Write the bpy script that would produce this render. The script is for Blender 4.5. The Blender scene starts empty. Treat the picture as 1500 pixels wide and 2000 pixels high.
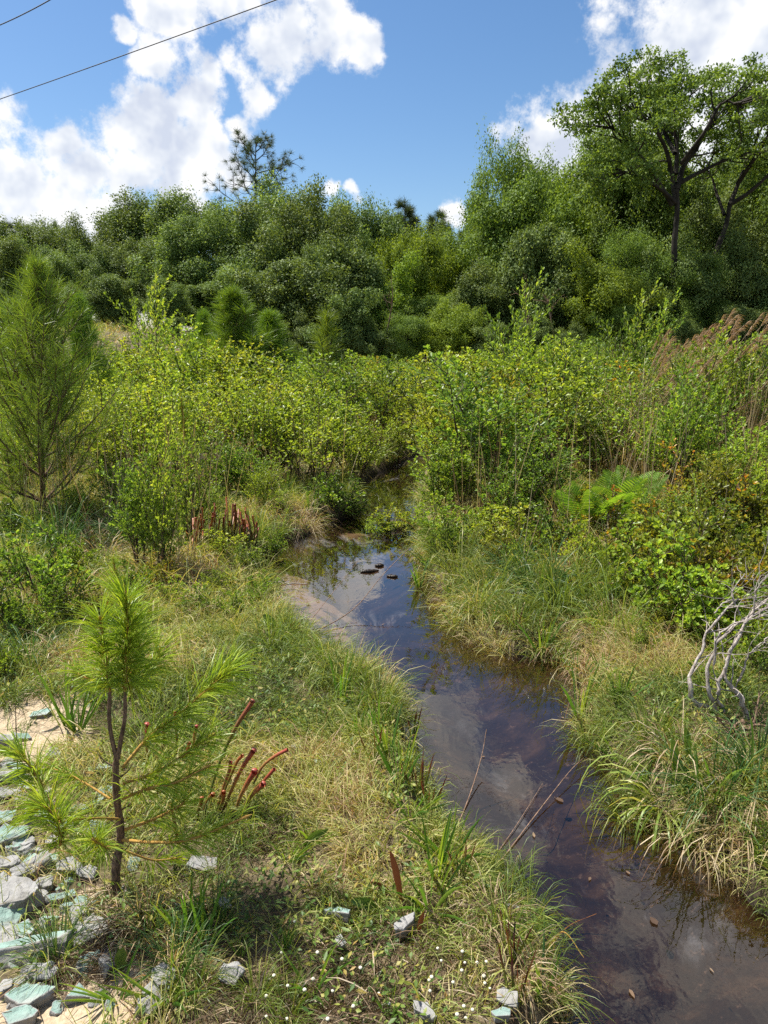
import bpy, math, random
import numpy as np
from mathutils import Vector, Matrix, noise as mnoise
R = math.radians
scene = bpy.context.scene
# ------------------------------------------------------------------ camera
PITCH = 13.6; FPX = 1444.0; EYE = 1.6
cam = bpy.data.cameras.new('camera'); cam_o = bpy.data.objects.new('camera', cam)
scene.collection.objects.link(cam_o); scene.camera = cam_o
cam.sensor_fit = 'VERTICAL'; cam.sensor_height = 24.0; cam.lens = 24.0 * FPX / 2000.0
cam.clip_start = 0.05; cam.clip_end = 3000
cam_o.location = (0, 0, EYE); cam_o.rotation_euler = (R(90 - PITCH), 0, 0)
# ------------------------------------------------------------------ light
SUN_EL, SUN_AZ = 61.0, -62.0           # azimuth measured from +Y towards +X
SUN_POWER = 5.0
SKY_STRENGTH = 0.074
EXPOSURE = 1.0
sd = Vector((math.sin(R(SUN_AZ)) * math.cos(R(SUN_EL)), math.cos(R(SUN_AZ)) * math.cos(R(SUN_EL)), math.sin(R(SUN_EL))))
sl = bpy.data.lights.new('sun', 'SUN'); sl.energy = SUN_POWER; sl.angle = R(0.5); sl.color = (1.0, 0.95, 0.86)
so = bpy.data.objects.new('sun', sl); scene.collection.objects.link(so)
so.rotation_euler = (-sd).to_track_quat('-Z', 'Y').to_euler(); so.location = (0, 0, 30)
scene.view_settings.view_transform = 'Standard'; scene.view_settings.look = 'None'
scene.view_settings.exposure = EXPOSURE; scene.view_settings.gamma = 1.0
scene.view_settings.use_curve_mapping = False
cy = scene.cycles
cy.max_bounces = 6; cy.diffuse_bounces = 2; cy.glossy_bounces = 2; cy.transmission_bounces = 4
cy.transparent_max_bounces = 8; cy.caustics_reflective = False; cy.caustics_refractive = False
cy.use_adaptive_sampling = True; cy.adaptive_threshold = 0.02; cy.use_denoising = False
cy.sample_clamp_indirect = 6.0
scene.render.use_persistent_data = False

CP, SP = math.cos(R(PITCH)), math.sin(R(PITCH))
def ray(px, py):
    u = (px - 750) / FPX; v = (1000 - py) / FPX
    return Vector((u, CP + v * SP, -SP + v * CP))
def at_z(px, py, z):
    d = ray(px, py); t = (z - EYE) / d.z
    return Vector((0, 0, EYE)) + d * t
def at_y(px, py, y):
    d = ray(px, py); return Vector((0, 0, EYE)) + d * (y / d.y)
def pix(p):
    x, y, z = p[0], p[1], p[2] - EYE
    f = y * CP - z * SP; u = y * SP + z * CP
    return 750 + FPX * x / f, 1000 - FPX * u / f

# ------------------------------------------------------------------ world: Nishita sky with clouds by direction
world = bpy.data.worlds.new('World'); scene.world = world; world.use_nodes = True
wt = world.node_tree; wt.nodes.clear()
class NT:
    def __init__(s, t): s.t = t
    def n(s, kind, **kw):
        nd = s.t.nodes.new(kind)
        for k, v in kw.items(): setattr(nd, k, v)
        return nd
    def set(s, sock, v):
        if isinstance(v, bpy.types.NodeSocket): s.t.links.new(v, sock)
        elif v is not None: sock.default_value = v
    def math(s, op, a=None, b=None, c=None, clamp=False):
        nd = s.n('ShaderNodeMath', operation=op, use_clamp=clamp)
        for i, v in enumerate((a, b, c)): s.set(nd.inputs[i], v)
        return nd.outputs[0]
    def vec(s, op, a=None, b=None, c=None, scale=None):
        nd = s.n('ShaderNodeVectorMath', operation=op)
        for i, v in enumerate((a, b, c)):
            if v is not None: s.set(nd.inputs[i], v)
        if scale is not None: s.set(nd.inputs['Scale'], scale)
        return nd.outputs['Value' if op in ('DISTANCE', 'LENGTH', 'DOT_PRODUCT') else 'Vector']
    def mix(s, f, a, b):
        nd = s.n('ShaderNodeMix', data_type='RGBA')
        s.set(nd.inputs[0], f); s.set(nd.inputs[6], a); s.set(nd.inputs[7], b)
        return nd.outputs[2]
    def noise(s, vec, scale, detail=4, rough=0.55, dist=0.0, out='Fac'):
        nd = s.n('ShaderNodeTexNoise')
        if vec is not None: s.set(nd.inputs['Vector'], vec)
        nd.inputs['Scale'].default_value = scale; nd.inputs['Detail'].default_value = detail
        nd.inputs['Roughness'].default_value = rough; nd.inputs['Distortion'].default_value = dist
        return nd.outputs[out]
    def ramp(s, fac, stops, interp='LINEAR'):
        nd = s.n('ShaderNodeValToRGB'); cr = nd.color_ramp; cr.interpolation = interp
        while len(cr.elements) < len(stops): cr.elements.new(0.5)
        for e, (p, c) in zip(cr.elements, stops):
            e.position = p; e.color = (c[0], c[1], c[2], 1) if not isinstance(c, (int, float)) else (c, c, c, 1)
        s.set(nd.inputs[0], fac)
        return nd.outputs[0]
    def smooth(s, v, lo, hi):
        nd = s.n('ShaderNodeMapRange', interpolation_type='SMOOTHSTEP')
        s.set(nd.inputs[0], v); nd.inputs[1].default_value = lo; nd.inputs[2].default_value = hi
        return nd.outputs[0]
W = NT(wt)
sky = W.n('ShaderNodeTexSky', sky_type='NISHITA', sun_disc=False)
sky.sun_elevation = R(SUN_EL); sky.sun_rotation = R(SUN_AZ); sky.air_density = 1.0; sky.dust_density = 0.6; sky.ozone_density = 3.5
geo = W.n('ShaderNodeTexCoord')
D = W.vec('NORMALIZE', geo.outputs['Generated'])
# clouds: (pixel x, pixel y, radius in px) of the puffs, turned into directions on the sky
PUFFS = [(290, 200, 62), (300, 130, 45), (300, 250, 90), (360, 210, 75), (270, 320, 110), (340, 330, 110), (400, 300, 75), (230, 350, 70),
 (400, 170, 60), (470, 140, 55), (360, 400, 90), (150, 360, 95), (60, 370, 110), (-20, 330, 90), (-10, 200, 55), (-30, 240, 60), (110, 440, 100), (30, 440, 90), (240, 420, 90),
 (340, 5, 80), (430, -20, 90), (300, -30, 60), (560, 30, 100), (650, 50, 75), (520, 90, 80), (600, -60, 140), (690, 85, 50), (640, 10, 80), (490, 190, 40), (250, 60, 22), (470, 240, 30), (445, 330, 40),
 (640, 380, 27), (690, 390, 22), (880, 420, 26), (808, 135, 10), (130, 290, 38), (175, 335, 40),
 (1500, 60, 130), (1440, 130, 110), (1360, 190, 95), (1290, 240, 85), (1220, 270, 70), (1150, 290, 65), (1100, 300, 60), (1250, 320, 90), (1400, 300, 130), (1500, 230, 140), (1180, 340, 70), (1380, 20, 28), (1560, -40, 160), (1500, 360, 120), (1330, 380, 90)]
dirs = [(ray(x, y).normalized(), r * (1.75 if x > 1000 else .92) / 1560.0) for x, y, r in PUFFS]
def azel(az, el, r):
    return (Vector((math.sin(R(az)) * math.cos(R(el)), math.cos(R(az)) * math.cos(R(el)), math.sin(R(el)))), r)
for k, (az, el, r) in enumerate([(-2, 31, .08), (-9, 33, .10), (5, 30.5, .075), (8, 35, .09), (-22, 44, .2), (35, 40, .22), (60, 20, .3), (100, 25, .3), (150, 30, .35), (-150, 25, .3), (-100, 30, .3), (-65, 15, .22), (180, 60, .3), (20, 62, .15)]):
    dirs.append(azel(az, el, r))
w1 = W.noise(D, 7.0, 3, 0.6, out='Color')
w1 = W.vec('SUBTRACT', w1, (0.5, 0.5, 0.5))
w2 = W.noise(D, 30.0, 3, 0.6, out='Color')
w2 = W.vec('SUBTRACT', w2, (0.5, 0.5, 0.5))
Dw = W.vec('ADD', W.vec('ADD', D, W.vec('SCALE', w1, scale=0.07)), W.vec('SCALE', w2, scale=0.022))
acc = None
for c, r in dirs:
    dd = W.vec('DISTANCE', Dw, tuple(c))
    v = W.math('MULTIPLY_ADD', dd, -1.0 / r, 1.0)
    acc = v if acc is None else W.math('SMOOTH_MAX', acc, v, 0.15)
fb = W.noise(D, 16.0, 9, 0.66)
dens = W.math('MULTIPLY_ADD', W.math('SUBTRACT', fb, 0.5), 2.7, acc)
mask = W.smooth(dens, -0.06, 0.52)
mask = W.math('MULTIPLY', mask, 0.97)
up = W.vec('ADD', D, (-0.012, 0.0, 0.024))
fb2 = W.noise(up, 11.0, 4, 0.52)
relief = W.math('MULTIPLY_ADD', W.math('SUBTRACT', W.noise(D, 11.0, 4, 0.52), fb2), 3.4, 0.80)
big = W.noise(D, 6.0, 4, 0.6)
thick = W.smooth(acc, 0.15, 0.75)
shade = W.math('SUBTRACT', relief, W.math('MULTIPLY', W.math('MULTIPLY', thick, W.smooth(big, 0.40, 0.62)), 0.30), clamp=True)
ccol = W.ramp(shade, [(0.25, (4.6, 5.0, 5.9)), (0.55, (5.8, 6.1, 6.6)), (0.85, (7.3, 7.3, 7.35))])
skyc = W.mix(1.0, sky.outputs[0], sky.outputs[0])
hs = W.n('ShaderNodeHueSaturation'); hs.inputs['Saturation'].default_value = 1.16; hs.inputs['Value'].default_value = .95
wt.links.new(sky.outputs[0], hs.inputs['Color'])
final = W.mix(mask, hs.outputs[0], ccol)
bg = W.n('ShaderNodeBackground'); bg.inputs[1].default_value = SKY_STRENGTH
wt.links.new(final, bg.inputs[0])
wo = W.n('ShaderNodeOutputWorld'); wt.links.new(bg.outputs[0], wo.inputs[0])
world.cycles.sampling_method = 'MANUAL'; world.cycles.sample_map_resolution = 512

# ------------------------------------------------------------------ helpers
COL = scene.collection
def tag(o, label=None, cat=None, group=None, kind=None):
    if label: o['label'] = label
    if cat: o['category'] = cat
    if group: o['group'] = group
    if kind: o['kind'] = kind
    return o
def empty(name, loc, rz=0.0, sc=1.0):
    e = bpy.data.objects.new(name, None); COL.objects.link(e); e.empty_display_size = 0.1
    e.location = loc; e.rotation_euler = (0, 0, rz); e.scale = (sc, sc, sc) if not isinstance(sc, tuple) else sc
    return e
class MB:
    """collects vertices, faces and two per-vertex numbers: t (0 base .. 1 tip) and r (random per leaf)"""
    def __init__(s): s.v = []; s.t = []; s.r = []; s.f = []; s.m = []; s.n = 0
    def add(s, v, faces, t=0.0, r=0.0, m=0):
        v = np.asarray(v, dtype=np.float32).reshape(-1, 3); k = len(v)
        s.v.append(v)
        s.t.append(np.broadcast_to(np.asarray(t, dtype=np.float32), (k,)))
        s.r.append(np.broadcast_to(np.asarray(r, dtype=np.float32), (k,)))
        f = np.asarray(faces, dtype=np.int64)
        s.f.append(f + s.n); s.m.append(np.full(len(f), m, dtype=np.int32)); s.n += k
    def mesh(s, name, mats, smooth=False):
        me = bpy.data.meshes.new(name)
        if not s.v: return me
        v = np.concatenate(s.v); me.vertices.add(len(v)); me.vertices.foreach_set('co', v.ravel())
        nl = sum(f.size for f in s.f); nf = sum(len(f) for f in s.f)
        me.loops.add(nl); me.polygons.add(nf)
        me.loops.foreach_set('vertex_index', np.concatenate([f.ravel() for f in s.f]).astype(np.int32))
        tot = np.concatenate([np.full(len(f), f.shape[1], dtype=np.int32) for f in s.f])
        st = np.concatenate([[0], np.cumsum(tot)[:-1]]).astype(np.int32)
        me.polygons.foreach_set('loop_start', st)
        me.polygons.foreach_set('material_index', np.concatenate(s.m))
        if smooth: me.polygons.foreach_set('use_smooth', np.ones(nf, dtype=bool))
        a = me.attributes.new('t', 'FLOAT', 'POINT'); a.data.foreach_set('value', np.concatenate(s.t))
        a = me.attributes.new('r', 'FLOAT', 'POINT'); a.data.foreach_set('value', np.concatenate(s.r))
        me.update(calc_edges=True)
        for m in (mats if isinstance(mats, (list, tuple)) else [mats]): me.materials.append(m)
        return me
    def build(s, name, mats, parent=None, smooth=False):
        o = bpy.data.objects.new(name, s.mesh(name, mats, smooth)); COL.objects.link(o); o.parent = parent
        return o
    # --- shapes
    def tube(s, pts, rad, sides=6, r=0.5, t0=0.0, t1=1.0, cap=True):
        P = np.asarray([tuple(p) for p in pts], dtype=float); n = len(P)
        rad = np.broadcast_to(np.asarray(rad, dtype=float), (n,))
        T = np.gradient(P, axis=0); T /= np.linalg.norm(T, axis=1, keepdims=True) + 1e-9
        ref = np.array([0.0, 0, 1]) if abs(T[0][2]) < .9 else np.array([1.0, 0, 0])
        A = np.cross(T, ref); A /= np.linalg.norm(A, axis=1, keepdims=True) + 1e-9
        B = np.cross(T, A)
        ang = np.linspace(0, 2 * np.pi, sides, endpoint=False)
        V = P[:, None, :] + rad[:, None, None] * (np.cos(ang)[None, :, None] * A[:, None, :] + np.sin(ang)[None, :, None] * B[:, None, :])
        i = np.arange(n - 1)[:, None] * sides; j = np.arange(sides)[None, :]; j2 = (j + 1) % sides
        F = np.stack([i + j, i + j2, i + sides + j2, i + sides + j], -1).reshape(-1, 4)
        s.add(V, F, np.repeat(np.linspace(t0, t1, n), sides), r)
    def leaves(s, P, Dr, Nn, L, Wd, r, fold=0.25, fine=False, curl=0.0, m=0):
        P = np.asarray(P, dtype=float); Dr = np.asarray(Dr, dtype=float); Nn = np.asarray(Nn, dtype=float)
        k = len(P)
        if k == 0: return
        L = np.broadcast_to(np.asarray(L, dtype=float), (k,))[:, None]; Wd = np.broadcast_to(np.asarray(Wd, dtype=float), (k,))[:, None]
        Dr = Dr / (np.linalg.norm(Dr, axis=1, keepdims=True) + 1e-9)
        S = np.cross(Dr, Nn); S /= np.linalg.norm(S, axis=1, keepdims=True) + 1e-9
        U = np.cross(S, Dr)
        r = np.broadcast_to(np.asarray(r, dtype=float), (k,))
        if not fine:
            V = np.stack([P, P + Dr * L * .58 + S * Wd * .5 + U * Wd * fold, P + Dr * L - U * L * curl, P + Dr * L * .58 - S * Wd * .5 + U * Wd * fold], 1)
            F = (np.arange(k) * 4)[:, None] + np.array([0, 1, 2, 3])
            # split along the midrib
            F = np.concatenate([F[:, [0, 1, 2]], F[:, [0, 2, 3]]])
            s.add(V, F, np.tile([0, .55, 1, .55], k), np.repeat(r, 4), m)
        else:
            V = np.stack([P, P + Dr * L * .35 + S * Wd * .40 + U * Wd * fold * .7, P + Dr * L * .72 + S * Wd * .5 + U * (Wd * fold - L * curl * .4),
                          P + Dr * L - U * L * curl, P + Dr * L * .72 - S * Wd * .5 + U * (Wd * fold - L * curl * .4), P + Dr * L * .35 - S * Wd * .40 + U * Wd * fold * .7], 1)
            b = (np.arange(k) * 6)[:, None]
            F = np.concatenate([b + np.array([0, 1, 2, 3]), b + np.array([0, 3, 4, 5])])
            s.add(V, F, np.tile([0, .35, .72, 1, .72, .35], k), np.repeat(r, 6), m)
    def blades(s, P, Dr, L, Wd, droop, r, segs=3, m=0, point=0.0, twist=None):
        """arching ribbons: start P, direction Dr, droop bends them down along their length"""
        P = np.asarray(P, dtype=float); Dr = np.asarray(Dr, dtype=float); k = len(P)
        if k == 0: return
        L = np.broadcast_to(np.asarray(L, dtype=float), (k,)); Wd = np.broadcast_to(np.asarray(Wd, dtype=float), (k,))
        droop = np.broadcast_to(np.asarray(droop, dtype=float), (k,)); r = np.broadcast_to(np.asarray(r, dtype=float), (k,))
        Dr = Dr / (np.linalg.norm(Dr, axis=1, keepdims=True) + 1e-9)
        az = np.random.rand(k) * 2 * np.pi if twist is None else twist
        ref = np.stack([np.cos(az), np.sin(az), np.zeros(k)], 1)
        S = np.cross(Dr, ref); S /= np.linalg.norm(S, axis=1, keepdims=True) + 1e-9
        pts = [P]; cur = Dr.copy(); pos = P.copy()
        for i in range(segs):
            cur = cur + np.array([0, 0, -1.0]) * (droop * (i + .6) / segs * 1.2)[:, None]
            cur /= np.linalg.norm(cur, axis=1, keepdims=True) + 1e-9
            pos = pos + cur * (L / segs)[:, None]; pts.append(pos)
        prof = [.7] + [1 - .5 * max(0, (i / segs - .4)) for i in range(1, segs)] + [0.06 + point]
        V = []; T = []
        for i, p in enumerate(pts):
            hw = S * (Wd * .5 * prof[i])[:, None]
            V += [p - hw, p + hw]; T += [i / segs, i / segs]
        V = np.stack(V, 1); nv = 2 * (segs + 1)
        b = (np.arange(k) * nv)[:, None]
        F = np.concatenate([b + np.array([2 * i, 2 * i + 1, 2 * i + 3, 2 * i + 2]) for i in range(segs)])
        s.add(V, F, np.tile(T, k), np.repeat(r, nv), m)
def rv(n, seed=None):
    v = np.random.randn(n, 3); return v / np.linalg.norm(v, axis=1, keepdims=True)
def nv3(v):
    v = np.asarray(v, dtype=float); return v / (np.linalg.norm(v) + 1e-9)
def spline(pts, n=12):
    """Catmull-Rom through the points"""
    P = [np.asarray(tuple(p), dtype=float) for p in pts]
    if len(P) == 2: return [P[0] + (P[1] - P[0]) * k / (n - 1) for k in range(n)]
    Q = [2 * P[0] - P[1]] + P + [2 * P[-1] - P[-2]]; out = []
    m = len(P) - 1
    for k in range(n):
        u = k / (n - 1) * m; i = min(int(u), m - 1); f = u - i
        a, b, c, d = Q[i], Q[i + 1], Q[i + 2], Q[i + 3]
        out.append(.5 * ((2 * b) + (c - a) * f + (2 * a - 5 * b + 4 * c - d) * f * f + (3 * b - a - 3 * c + d) * f ** 3))
    return out
def copy_thing(o, loc, rz=0.0, sc=1.0, mats=None):
    """a copy of a thing and of each of its parts; mats: {part name: material}"""
    c = o.copy(); COL.objects.link(c); c.location = loc; c.rotation_euler = (0, 0, rz)
    c.scale = sc if isinstance(sc, tuple) else (sc, sc, sc)
    for ch in o.children:
        d = ch.copy(); COL.objects.link(d); d.parent = c
        nm = ch.name.split('.')[0]
        if mats and nm in mats:
            d.material_slots[0].link = 'OBJECT'; d.material_slots[0].material = mats[nm]
    return c
def drop(o):
    for ch in list(o.children): bpy.data.objects.remove(ch)
    bpy.data.objects.remove(o)
# ---- value noise on numpy arrays
_rng = np.random.RandomState(7); _G = _rng.rand(256, 256)
def vnoise(x, y, sc=1.0, oct=3):
    x = np.asarray(x, dtype=float) * sc + 91.3; y = np.asarray(y, dtype=float) * sc + 37.7
    out = 0; a = 1; tot = 0
    for o in range(oct):
        xi = np.floor(x).astype(int); yi = np.floor(y).astype(int); fx = x - xi; fy = y - yi
        fx = fx * fx * (3 - 2 * fx); fy = fy * fy * (3 - 2 * fy)
        g = lambda i, j: _G[(xi + i) & 255, (yi + j) & 255]
        out = out + a * ((g(0, 0) * (1 - fx) + g(1, 0) * fx) * (1 - fy) + (g(0, 1) * (1 - fx) + g(1, 1) * fx) * fy)
        tot += a; a *= .5; x = x * 2.03 + 17; y = y * 2.03 + 5
    return out / tot
def sstep(v): v = np.clip(v, 0, 1); return v * v * (3 - 2 * v)
# ------------------------------------------------------------------ materials
def mat(name):
    m = bpy.data.materials.new(name); m.use_nodes = True; m.node_tree.nodes.clear()
    return m, NT(m.node_tree)
def out(N, sh):
    o = N.n('ShaderNodeOutputMaterial'); N.t.links.new(sh, o.inputs[0]); return o
def principled(N, color, rough=0.7, spec=0.3, bump=None, bump_s=0.3, bump_d=0.01, normal=None):
    p = N.n('ShaderNodeBsdfPrincipled'); N.set(p.inputs['Base Color'], color); N.set(p.inputs['Roughness'], rough)
    p.inputs['Specular IOR Level'].default_value = spec
    if bump is not None:
        b = N.n('ShaderNodeBump'); b.inputs['Strength'].default_value = bump_s; b.inputs['Distance'].default_value = bump_d
        N.set(b.inputs['Height'], bump); N.t.links.new(b.outputs[0], p.inputs['Normal'])
    return p.outputs[0]
def attr(N, a):
    nd = N.n('ShaderNodeAttribute', attribute_name=a); return nd.outputs['Fac']
def leaf_mat(name, stops, trans=0.38, rough=0.42, spec=0.35, tip=None, base=None, vary=0.25, tboost=1.5, hue=0.016):
    """stops over the per-leaf random number; tip/base colours over the length of the leaf"""
    m, N = mat(name)
    c = N.ramp(attr(N, 'r'), stops)
    t = attr(N, 't')
    if tip: c = N.mix(N.smooth(t, tip[1], tip[2]), c, (*tip[0], 1))
    if base: c = N.mix(N.smooth(t, base[1], base[2]), (*base[0], 1), c)
    oi = N.n('ShaderNodeObjectInfo')
    hs = N.n('ShaderNodeHueSaturation')
    N.set(hs.inputs['Hue'], N.math('MULTIPLY_ADD', oi.outputs['Random'], hue, 0.5 - hue / 2))
    N.set(hs.inputs['Value'], N.math('MULTIPLY_ADD', oi.outputs['Random'], vary, 1 - vary / 2))
    N.set(hs.inputs['Color'], c); c = hs.outputs[0]
    p = principled(N, c, rough, spec)
    tr = N.n('ShaderNodeBsdfTranslucent')
    tc = N.mix(1.0, c, c)
    g = N.n('ShaderNodeMix', data_type='RGBA', blend_type='MULTIPLY'); g.inputs[0].default_value = 1.0
    N.set(g.inputs[6], c); g.inputs[7].default_value = (1.25 * tboost, 1.15 * tboost, 0.45 * tboost, 1)
    N.set(tr.inputs[0], g.outputs[2])
    mx = N.n('ShaderNodeMixShader'); mx.inputs[0].default_value = trans
    N.t.links.new(p, mx.inputs[1]); N.t.links.new(tr.outputs[0], mx.inputs[2]); out(N, mx.outputs[0])
    return m
def bark_mat(name, c1, c2, scale=40, rough=0.85):
    m, N = mat(name)
    tc = N.n('ShaderNodeTexCoord').outputs['Object']
    mp = N.n('ShaderNodeMapping'); mp.inputs['Scale'].default_value = (1, 1, 0.3); N.t.links.new(tc, mp.inputs[0])
    f = N.noise(mp.outputs[0], scale, 5, 0.65)
    out(N, principled(N, N.ramp(f, [(0.35, c1), (0.65, c2)]), rough, 0.2, f, 0.6, 0.01))
    return m
M = {}
M['shrub_green'] = leaf_mat('green_shrub_leaf', [(0, (.055, .100, .020)), (.45, (.130, .215, .034)), (.85, (.25, .36, .060)), (1, (.36, .41, .09))])
M['shrub_lime'] = leaf_mat('lime_shrub_leaf', [(0, (.095, .155, .022)), (.5, (.205, .300, .040)), (.85, (.33, .43, .065)), (1, (.45, .47, .09))])
M['shrub_yellow'] = leaf_mat('yellow_shrub_leaf', [(0, (.11, .16, .024)), (.5, (.235, .30, .038)), (.85, (.37, .42, .060)), (1, (.46, .40, .06))])
M['shrub_orange'] = leaf_mat('orange_tinged_leaf', [(0, (.075, .10, .02)), (.5, (.19, .21, .03)), (.76, (.30, .28, .035)), (.90, (.42, .21, .035)), (1, (.44, .09, .035))])
M['shrub_dark'] = leaf_mat('dark_shrub_leaf', [(0, (.028, .065, .016)), (.6, (.055, .115, .022)), (1, (.11, .17, .03))], rough=.36, spec=.5)
M['tree_dark'] = leaf_mat('dark_tree_leaf', [(0, (.048, .078, .024)), (.6, (.125, .185, .050)), (1, (.27, .35, .105))], trans=.26, spec=.18, rough=.58, vary=.3)
M['tree_mid'] = leaf_mat('mid_tree_leaf', [(0, (.050, .090, .020)), (.6, (.125, .200, .036)), (1, (.25, .35, .07))], trans=.30, spec=.18, rough=.58, vary=.3)
M['tree_lime'] = leaf_mat('lime_tree_leaf', [(0, (.075, .125, .018)), (.6, (.165, .240, .030)), (1, (.27, .36, .05))], trans=.34, spec=.18, rough=.58, vary=.25)
M['needle_young'] = leaf_mat('young_pine_needle', [(0, (.12, .20, .020)), (.6, (.25, .38, .036)), (1, (.44, .52, .08))], trans=.30, rough=.4, base=((.30, .26, .03), 0, .35), vary=.1)
M['needle'] = leaf_mat('pine_needle', [(0, (.075, .12, .018)), (.6, (.17, .25, .032)), (1, (.32, .38, .06))], trans=.28, rough=.45, vary=.25)
M['needle_mid'] = leaf_mat('bright_pine_needle', [(0, (.060, .12, .016)), (.6, (.13, .23, .024)), (1, (.24, .33, .04))], trans=.3, rough=.45, vary=.15)
M['needle_far'] = leaf_mat('far_pine_needle', [(0, (.035, .06, .022)), (1, (.10, .14, .045))], trans=.15, rough=.5)
M['grass'] = leaf_mat('wild_grass_blade', [(0, (.05, .085, .018)), (.28, (.13, .18, .032)), (.52, (.25, .285, .065)), (.72, (.38, .345, .13)), (.88, (.50, .40, .23)), (1, (.26, .15, .09))], trans=.32, rough=.5, spec=.3, vary=0, hue=0)
M['tuft_green'] = leaf_mat('green_tuft_blade', [(0, (.065, .11, .022)), (.6, (.17, .23, .04)), (.85, (.34, .35, .09)), (1, (.46, .38, .19))], trans=.34, rough=.42)
M['tuft_dark'] = leaf_mat('dark_tuft_blade', [(0, (0.030, 0.078, 0.024)), (.7, (0.072, 0.144, 0.036)), (1, (0.192, 0.228, 0.072))], trans=.3, rough=.42)
M['tan'] = leaf_mat('dry_tan_blade', [(0, (.20, .13, .07)), (.5, (.36, .27, .16)), (1, (.50, .42, .28))], trans=.22, rough=.6)
M['plume'] = leaf_mat('dry_plume', [(0, (.19, .11, .07)), (.6, (.34, .22, .15)), (1, (.50, .38, .28))], trans=.3, rough=.6)
M['sword'] = leaf_mat('sword_leaf', [(0, (0.052, 0.127, 0.021)), (.6, (0.103, 0.207, 0.029)), (1, (0.230, 0.310, 0.040))], trans=.36, rough=.33, spec=.5, base=((.22, .06, .03), -.15, .22))
M['sword_red'] = leaf_mat('red_tipped_leaf', [(0, (.06, .10, .02)), (1, (.16, .20, .03))], trans=.3, rough=.35, spec=.5, tip=((.11, .025, .022), .35, .75))
M['broad_brown'] = leaf_mat('brown_broad_leaf', [(0, (.08, .030, .020)), (1, (.14, .05, .03))], trans=.3, rough=.4)
M['broad_green'] = leaf_mat('broad_leaf', [(0, (.06, .12, .025)), (1, (.13, .20, .04))], trans=.3, rough=.4)
M['fern'] = leaf_mat('fern_leaflet', [(0, (.13, .26, .03)), (1, (.24, .38, .05))], trans=.42, rough=.5)
M['cover'] = leaf_mat('creeping_leaf', [(0, (0.056, 0.119, 0.022)), (.5, (0.138, 0.213, 0.035)), (.8, (0.263, 0.288, 0.050)), (.93, (.30, .26, .06)), (1, (.34, .20, .06))], trans=.32, rough=.5, vary=0, hue=0)
M['litter'] = leaf_mat('dry_litter', [(0, (.06, .035, .022)), (.5, (.17, .11, .065)), (.85, (.33, .25, .16)), (1, (.48, .40, .30))], trans=.1, rough=.8, vary=0, hue=0)
M['bark_dark'] = bark_mat('dark_bark', (.035, .025, .018), (.10, .075, .055), 14)
M['bark_tree'] = bark_mat('tree_bark', (.014, .012, .010), (.050, .042, .034), 4)
M['bark_pine'] = bark_mat('sapling_bark', (.045, .028, .02), (.24, .15, .10), 110)
M['twig'] = bark_mat('shrub_twig', (.05, .035, .022), (.16, .11, .07), 60)
M['shoot'] = bark_mat('orange_shoot', (.28, .15, .035), (.42, .27, .07), 60)
M['dead_wood'] = bark_mat('bleached_wood', (.16, .13, .11), (.46, .41, .37), 90)
M['root'] = bark_mat('brown_root', (.09, .055, .035), (.26, .17, .12), 60)
M['wet_wood'] = bark_mat('wet_black_wood', (.008, .006, .005), (.035, .025, .018), 60, .35)
def pitcher_mat(name, lo, mid, hi):
    m, N = mat(name)
    tc = N.n('ShaderNodeTexCoord').outputs['Object']
    c = N.ramp(attr(N, 't'), [(0, lo), (.5, mid), (.9, hi), (1, hi)])
    f = N.noise(tc, 160, 4, .6)
    c = N.mix(N.smooth(f, .5, .7), c, (hi[0] * .7, hi[1] * .5, hi[2] * .6, 1))
    p = principled(N, c, .38, .5, f, .3, .002)
    tr = N.n('ShaderNodeBsdfTranslucent'); N.set(tr.inputs[0], c)
    mx = N.n('ShaderNodeMixShader'); mx.inputs[0].default_value = .25
    N.t.links.new(p, mx.inputs[1]); N.t.links.new(tr.outputs[0], mx.inputs[2]); out(N, mx.outputs[0])
    return m
M['pitcher_red'] = pitcher_mat('red_pitcher', (.10, .14, .03), (.38, .19, .06), (.40, .085, .055))
M['pitcher_orange'] = pitcher_mat('orange_pitcher', (.07, .11, .025), (.17, .14, .03), (.38, .11, .035))
M['pitcher_green'] = pitcher_mat('green_pitcher', (.07, .12, .025), (.12, .15, .03), (.28, .08, .04))
M['pitcher_dead'] = pitcher_mat('dried_pitcher', (.30, .24, .17), (.38, .33, .28), (.55, .52, .48))
def rubble_mat(name, paint, stone):
    m, N = mat(name)
    tc = N.n('ShaderNodeTexCoord').outputs['Object']
    f = N.noise(tc, 30, 6, .65); g = N.noise(tc, 170, 4, .7); h = N.noise(tc, 9, 3, .6)
    c = N.mix(N.smooth(f, .35, .7), (*[k * .78 for k in paint], 1), (*paint, 1))
    c = N.mix(N.math('MULTIPLY', N.smooth(h, .40, .60), .85), c, (*stone, 1))
    c = N.mix(N.math('MULTIPLY', N.smooth(g, .52, .72), .35), c, (*[k * .45 for k in stone], 1))
    out(N, principled(N, c, .9, .2, N.math('ADD', f, N.math('MULTIPLY', g, .6)), .8, .006))
    return m
M['paint'] = rubble_mat('teal_painted_face', (.24, .35, .31), (.30, .31, .295))
M['stone'] = rubble_mat('broken_white_face', (.33, .325, .315), (.20, .19, .17))
M['button'] = (lambda mN: (out(mN[1], principled(mN[1], (.55, .53, .42, 1), .9, .1)), mN[0])[1])(mat('button_flower_head'))
M['wire'] = (lambda mN: (out(mN[1], principled(mN[1], (.03, .03, .035, 1), .6, .3)), mN[0])[1])(mat('wire_sheath'))
M['yellow_flower'] = leaf_mat('yellow_petal', [(0, (.55, .42, .03)), (1, (.65, .55, .05))], trans=.3)
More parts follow.
